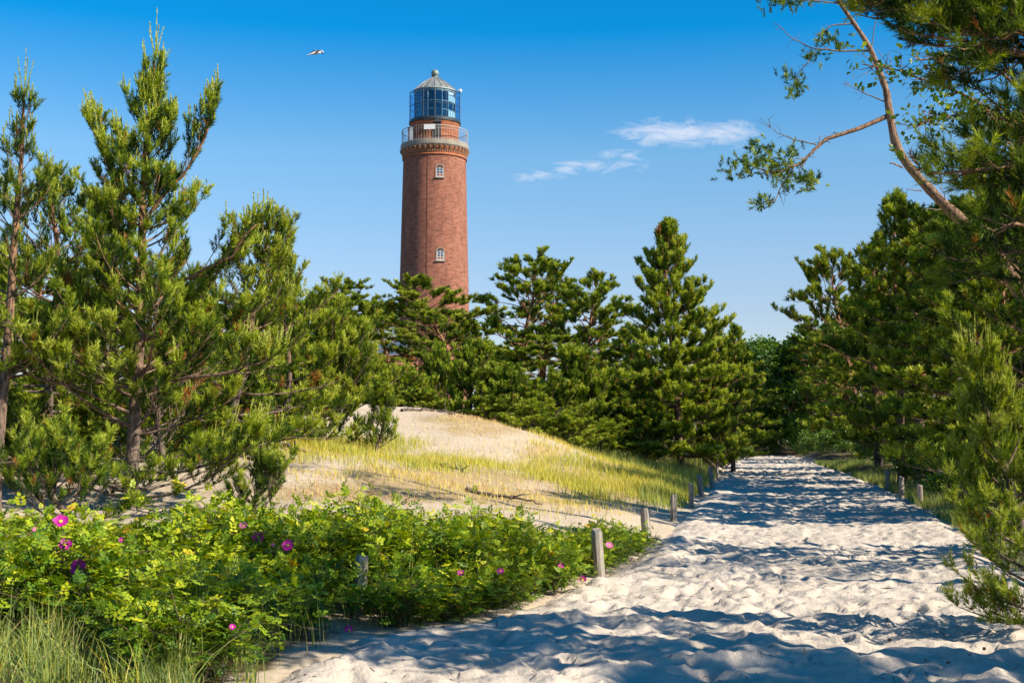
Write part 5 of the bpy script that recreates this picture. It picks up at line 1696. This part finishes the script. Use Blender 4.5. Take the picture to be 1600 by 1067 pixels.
def petal(mat):
    V, Fq = [], []
    for i, t in enumerate(np.linspace(0.08, 1, 5)):
        w = 0.62 * math.sin(t * 2.2) + 0.03
        for j, s in enumerate(np.linspace(-1, 1, 5)):
            V.append((t - 0.10 * s * s * t - (0.06 if (i == 4 and j == 2) else 0), s * w, 0.30 * t * t - 0.10 * (1 - s * s) * t + 0.05 * math.sin(3 * s) * t))
    for i in range(4):
        for j in range(4):
            a = i * 5 + j
            Fq.append((a, a + 1, a + 6, a + 5))
    me = bpy.data.meshes.new('petal'); me.from_pydata(V, [], Fq); me.materials.append(mat)
    for p in me.polygons: p.use_smooth = True
    me.update()
    return me


PET = [petal(M_PETAL), petal(M_PETAL2)]
bpy.context.view_layer.update()
dg = bpy.context.evaluated_depsgraph_get()
CEN = MB().lathe([(0.02, 0.0), (0.22, 0.06), (0.26, 0.14), (0.16, 0.20), (0.03, 0.21)], 12).mesh('flower', M_STAMEN)
for k, (px, py, size, d, pale) in enumerate(((95, 815, 20, 12.6, 0), (102, 851, 17, 11.9, 0), (123, 886, 21, 11.2, 0), (380, 821, 11, 13.4, 1), (404, 839, 17, 12.6, 0), (450, 852, 15, 12.2, 0), (545, 984, 12, 10.6, 0), (720, 895, 9, 12.6, 0),
                                             (782, 892, 9, 13.0, 0), (876, 882, 9, 13.6, 0), (910, 906, 11, 13.9, 0), (952, 852, 10, 16.2, 1), (55, 827, 7, 12.2, 1), (190, 843, 7, 12.2, 0), (363, 979, 8, 9.9, 0), (428, 851, 7, 12.6, 1))):
    a_, b_ = pix_dir(px, py)
    ray = Vector((a_, 1, b_)).normalized()
    hit, hl, *_r = scene.ray_cast(dg, Vector((0, 0, CAMZ)), ray, distance=d + 2.5)
    if hit and hl.y > 8.2:
        d = hl.y - 0.05
    q = P(px, py, d)
    b = min(bushes, key=lambda t: (t[1] - q.x) ** 2 + (t[2] - q.y) ** 2)
    s = 1.2 * size * d / FPX / 2
    inv = (Matrix.Translation(b[0].location) @ b[0].rotation_euler.to_matrix().to_4x4() @ Matrix.Diagonal((*b[0].scale, 1))).inverted()
    nvec = Vector((0.15 + 0.3 * math.sin(k * 2.3), -0.85, 0.55 + 0.25 * math.cos(k * 1.7))).normalized()
    W = Matrix.Translation(q) @ nvec.to_track_quat('Z', 'Y').to_matrix().to_4x4() @ Matrix.Diagonal((s, s, s, 1))
    fl = link('flower', CEN, b[0], label=('pale pink' if pale else 'magenta') + ' rose flower open among the leaves')
    fl.matrix_local = inv @ W
    for i in range(5):
        link('petal', PET[pale], fl, (0, 0, 0.01 * (i % 2)), (0, 0, i * 2 * math.pi / 5 + k))
    b[0]['label'] = 'rose bush bearing open pink flowers in the hedge beside the sand path'
    # stalk so the flower is carried by its bush
    st = Tubes()
    a = np.array(list(inv @ q)); base_ = np.array([a[0] * 0.8, a[1] * 0.8, max(0.05, a[2] - 0.35)])
    st.add([base_, (a + base_) / 2 + 0.01, a], [0.004, 0.003, 0.003], 4)
    link('flower_stalk', st.mesh('flower_stalk', M_STEM), b[0])

# ------------------------------------------------------------------ grass


def blades(x, y, z, h, w, bend, tint, rng, seg=3):
    n = len(x)
    a = rng.uniform(0, 6.283, n); la = rng.normal(-0.2, 1.0, n)
    dirx, diry = np.cos(a), np.sin(a)
    wx, wy = -np.sin(la), np.cos(la)
    Vs = []
    for k in range(seg + 1):
        t = k / seg
        off = bend * h * t ** 1.8
        cx, cy, cz = x + dirx * off, y + diry * off, z + h * t * (1 - 0.18 * bend * t) - 0.02
        ww = w * (1 - t) ** 0.7
        if k < seg:
            Vs += [np.stack([cx - wx * ww, cy - wy * ww, cz], -1), np.stack([cx + wx * ww, cy + wy * ww, cz], -1)]
        else:
            Vs += [np.stack([cx, cy, cz], -1)]
    m = 2 * seg + 1
    V = np.stack(Vs, 1).reshape(-1, 3)
    i = np.arange(n)[:, None] * m
    F = []
    for k in range(seg - 1):
        F += [i + np.array([[2 * k, 2 * k + 1, 2 * k + 3]]), i + np.array([[2 * k, 2 * k + 3, 2 * k + 2]])]
    F.append(i + np.array([[2 * seg - 2, 2 * seg - 1, 2 * seg]]))
    T = np.repeat(np.clip(tint, 0, 1), m)
    return V, np.concatenate(F), T


def grass_obj(name, x, y, h, w, bend, tint, rng, label, seg=3):
    z = ground_h(x, y)
    V, F, T = blades(x, y, z, h, w, bend, tint, rng, seg)
    link(name, mesh_np(name, V, F, (M_GRASS,), T), label=label, cat='grass', kind='stuff')


rng = np.random.default_rng(91)
# tall meadow grass in clumps in the lower corner before the roses
cx_, cy_ = [], []
while len(cx_) < 215:
    a, c = rng.uniform(-8.0, -1.0), rng.uniform(7.9, 11.2)
    q = proj(a, c, 0.1)[0]
    if c > np.interp(q, [-100, 0, 250, 420, 500, 600], [10.6, 10.5, 10.1, 9.5, 9.2, 9.1]) or a > path_x(c)[0] - 0.12 or q < -420 or rng.random() < (0.75 if q > 300 else 0.0):
        continue
    cx_.append(a); cy_.append(c)
xs, ys_, hs, bs, ts = [], [], [], [], []
for a, c in zip(cx_, cy_):
    k = int(rng.integers(26, 60))
    hgt = rng.uniform(0.2, 0.5) * np.interp(proj(a, c, 0.1)[0], [0, 330, 480, 560], [1.0, 0.95, 0.7, 0.5])
    xs.append(a + rng.normal(0, 0.07, k)); ys_.append(c + rng.normal(0, 0.07, k))
    hs.append(hgt * rng.uniform(0.4, 1.25, k)); bs.append(np.abs(rng.normal(0.35, 0.35, k)))
    ts.append(rng.normal(rng.uniform(0.10, 0.46), 0.10, k) + (rng.random(k) < 0.12) * 0.45)
x, y, h = np.concatenate(xs), np.concatenate(ys_), np.concatenate(hs)
grass_obj('grass', x, y, h, rng.uniform(0.0025, 0.0055, len(x)), np.concatenate(bs), np.clip(np.concatenate(ts), 0.02, 0.93), rng, 'tall green and straw-coloured meadow grass before the rose bushes', 4)
# stalks through the hedge
n = 5200
x = rng.uniform(-7, 2.3, n); y = rng.uniform(9.2, 18, n)
back = np.interp(x, [-7.2, -5.5, -4.0, -2.5, -1.0, 0.5, 1.4, 2.4], [13.6, 14.2, 14.6, 15.0, 15.6, 16.6, 17.8, 19.4])
cl_ = vnoise(x * 0.9, y * 0.9, 71)
keep = (x < path_x(y)[0] - 0.15) & (y < back + 0.3) & (cl_ > 0.42)
x, y = x[keep], y[keep]
grass_obj('grass', x, y, rng.uniform(0.35, 0.85, len(x)) * np.interp(x, [0, 2.2], [1, 0.6]), rng.uniform(0.002, 0.0038, len(x)), rng.uniform(0.05, 0.5, len(x)), np.clip(0.38 + 0.2 * rng.normal(size=len(x)), 0.02, 0.85), rng, 'thin green grass stalks growing up through the rose bushes', 4)
# dry yellow dune grass
DG = ((980, 758, 125, 26, 0.95, 0.57, 0.30), (880, 735, 80, 24, 0.9, 0.58, 0.26), (540, 697, 130, 16, 1.0, 0.54, 0.26), (700, 724, 160, 17, 0.85, 0.58, 0.22), (470, 715, 90, 14, 0.7, 0.6, 0.2), (600, 745, 170, 24, 0.5, 0.76, 0.15), (760, 765, 180, 22, 0.5, 0.82, 0.13), (560, 770, 200, 18, 0.4, 0.86, 0.12), (760, 655, 120, 10, 0.5, 0.9, 0.12),
      (745, 662, 110, 18, 0.30, 0.88, 0.14), (860, 700, 40, 30, 0.6, 0.75, 0.2), (1040, 770, 60, 22, 1.0, 0.46, 0.36), (900, 795, 120, 16, 0.35, 0.75, 0.16), (430, 745, 80, 18, 0.25, 0.75, 0.16), (800, 700, 90, 25, 0.16, 0.75, 0.16))
N = 420000
x = rng.uniform(-9, 9, N); y = rng.uniform(17, 52, N)
z = ground_h(x, y)
px, py = proj(x, y, z)
best = np.zeros(N); tn = np.zeros(N); hh = np.zeros(N)
for (cx, cy, rx, ry, w, t_, h_) in DG:
    v = w * np.clip(1.4 - np.sqrt(((px - cx) / rx) ** 2 + ((py - cy) / ry) ** 2), 0, 1)
    up_ = v > best
    best = np.where(up_, v, best); tn = np.where(up_, t_, tn); hh = np.where(up_, h_, hh)
cl_ = 0.35 + 1.1 * vnoise(x * 1.6, y * 1.6, 81) * (0.5 + vnoise(x * 5, y * 5, 82))
keep = (rng.random(N) < best ** 1.2 * cl_ * 0.52) & (x < path_x(y)[0] - 0.2)
x, y, tn, hh = x[keep], y[keep], tn[keep], hh[keep]
m_ = len(x)
grass_obj('grass', x, y, hh * rng.uniform(0.45, 1.3, m_), rng.uniform(0.005, 0.010, m_), rng.uniform(0.05, 0.5, m_), np.clip(tn + 0.11 * rng.normal(size=m_) + 0.2 * (vnoise(x * 1.1, y * 1.1, 88) - 0.5), 0.25, 1.0), rng, 'dry yellow grass scattered over the open dune', 2)
# sparse grass at the shaded path edge and under the trees
n = 26000
y = rng.uniform(16, 95, n) ** 1.0
xr_ = path_x(y)[1]
x = xr_ + rng.exponential(0.9, n) + 0.05
cl_ = vnoise(x * 1.1, y * 0.6, 83)
keep = cl_ > 0.40
x, y = x[keep], y[keep]
grass_obj('grass', x, y, rng.uniform(0.1, 0.42, len(x)), 0.004 + y * 0.00008, rng.uniform(0.1, 0.6, len(x)), np.clip(0.3 + 0.18 * rng.normal(size=len(x)), 0.02, 0.8), rng, 'dark grass along the shaded edge of the path', 2)
# grass beneath the pines by the posts
n = 9000
x = rng.uniform(1.5, 9.5, n); y = rng.uniform(46, 62, n)
keep = x < path_x(y)[0] - 0.1
x, y = x[keep], y[keep]
grass_obj('grass', x, y, rng.uniform(0.2, 0.6, len(x)), np.full(len(x), 0.009), rng.uniform(0.1, 0.5, len(x)), np.clip(0.34 + 0.15 * rng.normal(size=len(x)), 0.05, 0.8), rng, 'green grass fringe under the cone-shaped pine', 2)

# ------------------------------------------------------------------ fallen branches on the dune
def fallen(pl, d, r, seed, label, twigs=6):
    rng = np.random.default_rng(seed)
    tb = Tubes()
    w = []
    for (a, b, dd) in pl:
        q = P(a, b, dd); w.append((q.x, q.y))
    w = np.array(w)
    n = len(w)
    ti = np.linspace(0, n - 1, n * 5)
    xy = np.stack([np.interp(ti, np.arange(n), w[:, q]) for q in (0, 1)], -1) + rng.normal(0, 0.03, (n * 5, 2))
    z = ground_h(xy[:, 0], xy[:, 1]) + r * 0.8 + np.abs(rng.normal(0, 0.02, n * 5))
    pts = np.concatenate([xy, z[:, None]], 1)
    o0 = pts[0].copy(); pts -= o0
    tb.add(pts, np.linspace(r, r * 0.25, n * 5), 7)
    for _ in range(twigs):
        i = int(rng.integers(2, n * 5 - 1))
        d_ = nrm(np.array([rng.normal(), rng.normal(), abs(rng.normal()) * 0.5]))
        L = rng.uniform(0.2, 0.6)
        tb.add([pts[i], pts[i] + d_ * L * 0.5, pts[i] + d_ * L + np.array([0, 0, -0.05])], [r * 0.35, r * 0.25, 0.004], 4)
    link('fallen_branch', tb.mesh('fallen_branch', M_DRIFT), None, tuple(o0), label=label, cat='branch', group='fallen branches on the dune')


fallen([(420, 706, 27), (450, 714, 26.5), (478, 722, 26)], 0, 0.075, 1, 'thick dark fallen branch lying in the yellow grass beside the low pine', 4)
fallen([(385, 730, 24.5), (415, 740, 24), (430, 737, 24)], 0, 0.045, 2, 'short bent fallen branch on the bare sand', 4)
fallen([(625, 645, 41.5), (665, 641, 42.5), (700, 644, 42.5), (712, 650, 42)], 0, 0.05, 3, 'tangled dead branch lying on the crest of the dune', 14)
fallen([(655, 724, 30), (690, 730, 29), (730, 736, 28.5)], 0, 0.04, 4, 'thin dead branch half sunk in dry grass', 4)
fallen([(730, 773, 23.5), (790, 782, 23), (850, 790, 22.6)], 0, 0.045, 5, 'long straight dead branch on the sand behind the rose bushes', 3)

# ------------------------------------------------------------------ pine cones and scraps on the sand
cone = Tubes()
zc = np.linspace(0, 1, 9)
cone.add(np.stack([zc * 0.042, zc * 0, 0.014 + zc * 0], -1), 0.012 * np.sin(np.clip(zc * 2.6 + 0.35, 0, 3.0)) * (1 + 0.15 * (np.arange(9) % 2)), 8)
cme = cone.mesh('pine_cone', simple('cone_brown', (0.07, 0.045, 0.03), 0.9))


def sand_z(x, y):
    i = int(np.clip(np.searchsorted(ys, y), 1, len(ys) - 1))
    return float(np.interp(x, SX[i], SZ[i]))


rng = np.random.default_rng(5)
for (px, py) in ((1113, 925), (1266, 1033), (1394, 1003), (1540, 1016), (1582, 1035), (1487, 1047)):
    x, y = flat_pt(px, py)
    link('pine_cone', cme, None, (x, y, sand_z(x, y)), (0, 0, rng.uniform(0, 6)), 'small dark pine cone lying on the sand path', 'pine cone', 'pine cones on the sand')

# needles, bark crumbs and twig bits lying on the sand
rng = np.random.default_rng(15)
tb = Tubes()
k = 0
while k < 700:
    y = 8.4 + 22 * rng.random() ** 1.7
    xl_, xr_ = (float(v) for v in path_x(y))
    u = rng.beta(0.55, 0.45)
    x = xl_ + 0.1 + (xr_ - xl_ - 0.2) * u
    z = sand_z(x, y) + 0.006
    L = rng.choice([0.03, 0.05, 0.09, 0.16], p=[0.45, 0.35, 0.16, 0.04]); a = rng.uniform(0, 6.28)
    dx, dy = math.cos(a) * L / 2, math.sin(a) * L / 2
    r = 0.0035 if L < 0.1 else 0.005
    tb.add([(x - dx, y - dy, sand_z(x - dx, y - dy) + 0.005), (x, y, z + 0.004), (x + dx, y + dy, sand_z(x + dx, y + dy) + 0.005)], [r, r * 1.1, r * 0.5], 4)
    k += 1
link('debris', tb.mesh('debris', M_DRIFT), label='brown needles and twig bits strewn over the sand path', cat='debris', kind='stuff')

# ------------------------------------------------------------------ gull
gq = P(493, 83, 95)
gl = thing('gull', 'white gull with grey wings flying in the blue sky', 'bird', tuple(gq), 0, None, (1.35,) * 3)
M_GULLW = simple('gull_white', (0.75, 0.74, 0.72), 0.7)
m, nn_, ll_ = new_mat('gull_wing')
at = nn_.new('ShaderNodeAttribute'); at.attribute_name = 'tint'
rp = ramp(nn_, [(0.0, (0.6, 0.58, 0.56)), (0.3, (0.42, 0.41, 0.42)), (0.78, (0.36, 0.36, 0.38)), (0.86, (0.02, 0.02, 0.025))]); ll_.new(at.outputs['Fac'], rp.inputs[0])
pb = nn_.new('ShaderNodeBsdfPrincipled'); ll_.new(rp.outputs[0], pb.inputs['Base Color']); pb.inputs['Roughness'].default_value = 0.8
oo = nn_.new('ShaderNodeOutputMaterial'); ll_.new(pb.outputs[0], oo.inputs[0])
# body along +x (head right), slightly towards the viewer
bt_ = Tubes()
bt_.add([(-0.30, 0, -0.10), (-0.22, 0, -0.07), (-0.08, 0, -0.03), (0.06, 0, 0.0), (0.17, 0, 0.02), (0.22, 0, 0.035), (0.28, 0, 0.04), (0.33, 0, 0.03)], [0.02, 0.05, 0.085, 0.095, 0.07, 0.052, 0.05, 0.02], 12)
body = link('body', bt_.mesh('body', M_GULLW), gl, rot=(0, 0, 0.2))
bk = Tubes(); bk.add([(0.32, 0, 0.03), (0.38, 0, 0.015)], [0.016, 0.003], 6)
link('beak', bk.mesh('beak', simple('beak_yellow', (0.6, 0.4, 0.05), 0.5)), body)
tv = MB(); tv.prism([(-0.25, -0.075), (-0.45, -0.15), (-0.44, -0.165), (-0.25, -0.10)], -0.07, 0.07)
tv.build('tail', M_GULLW, body)


def wing(points, chord, name):
    """ribs from shoulder to tip, each a thin lens section"""
    V, T, Fq = [], [], []
    n = len(points)
    for i, (p, c) in enumerate(zip(points, chord)):
        p = np.array(p)
        for (u, v) in ((0.55, 0.0), (0.15, 0.022), (-0.45, 0.004), (0.15, -0.004)):
            V.append(p + np.array([u * c, 0, 0]) + np.array([0, 0, v]) * (c / 0.25))
            T.append(i / (n - 1))
    for i in range(n - 1):
        for j in range(4):
            k = (j + 1) % 4
            Fq.append((i * 4 + j, i * 4 + k, i * 4 + 4 + k, i * 4 + 4 + j))
    me = mesh_np('wing', np.array(V), np.array(Fq), (m,), np.array(T))
    link('wing', me, gl)


wing([(0.08, 0.05, 0.05), (0.00, 0.25, 0.20), (-0.08, 0.42, 0.27), (-0.22, 0.58, 0.25), (-0.42, 0.70, 0.20)], (0.24, 0.25, 0.22, 0.16, 0.03), 'wing')
wing([(0.10, -0.05, 0.05), (0.24, -0.28, 0.06), (0.36, -0.42, 0.00), (0.46, -0.55, -0.12), (0.52, -0.62, -0.28)], (0.24, 0.24, 0.2, 0.15, 0.03), 'wing')
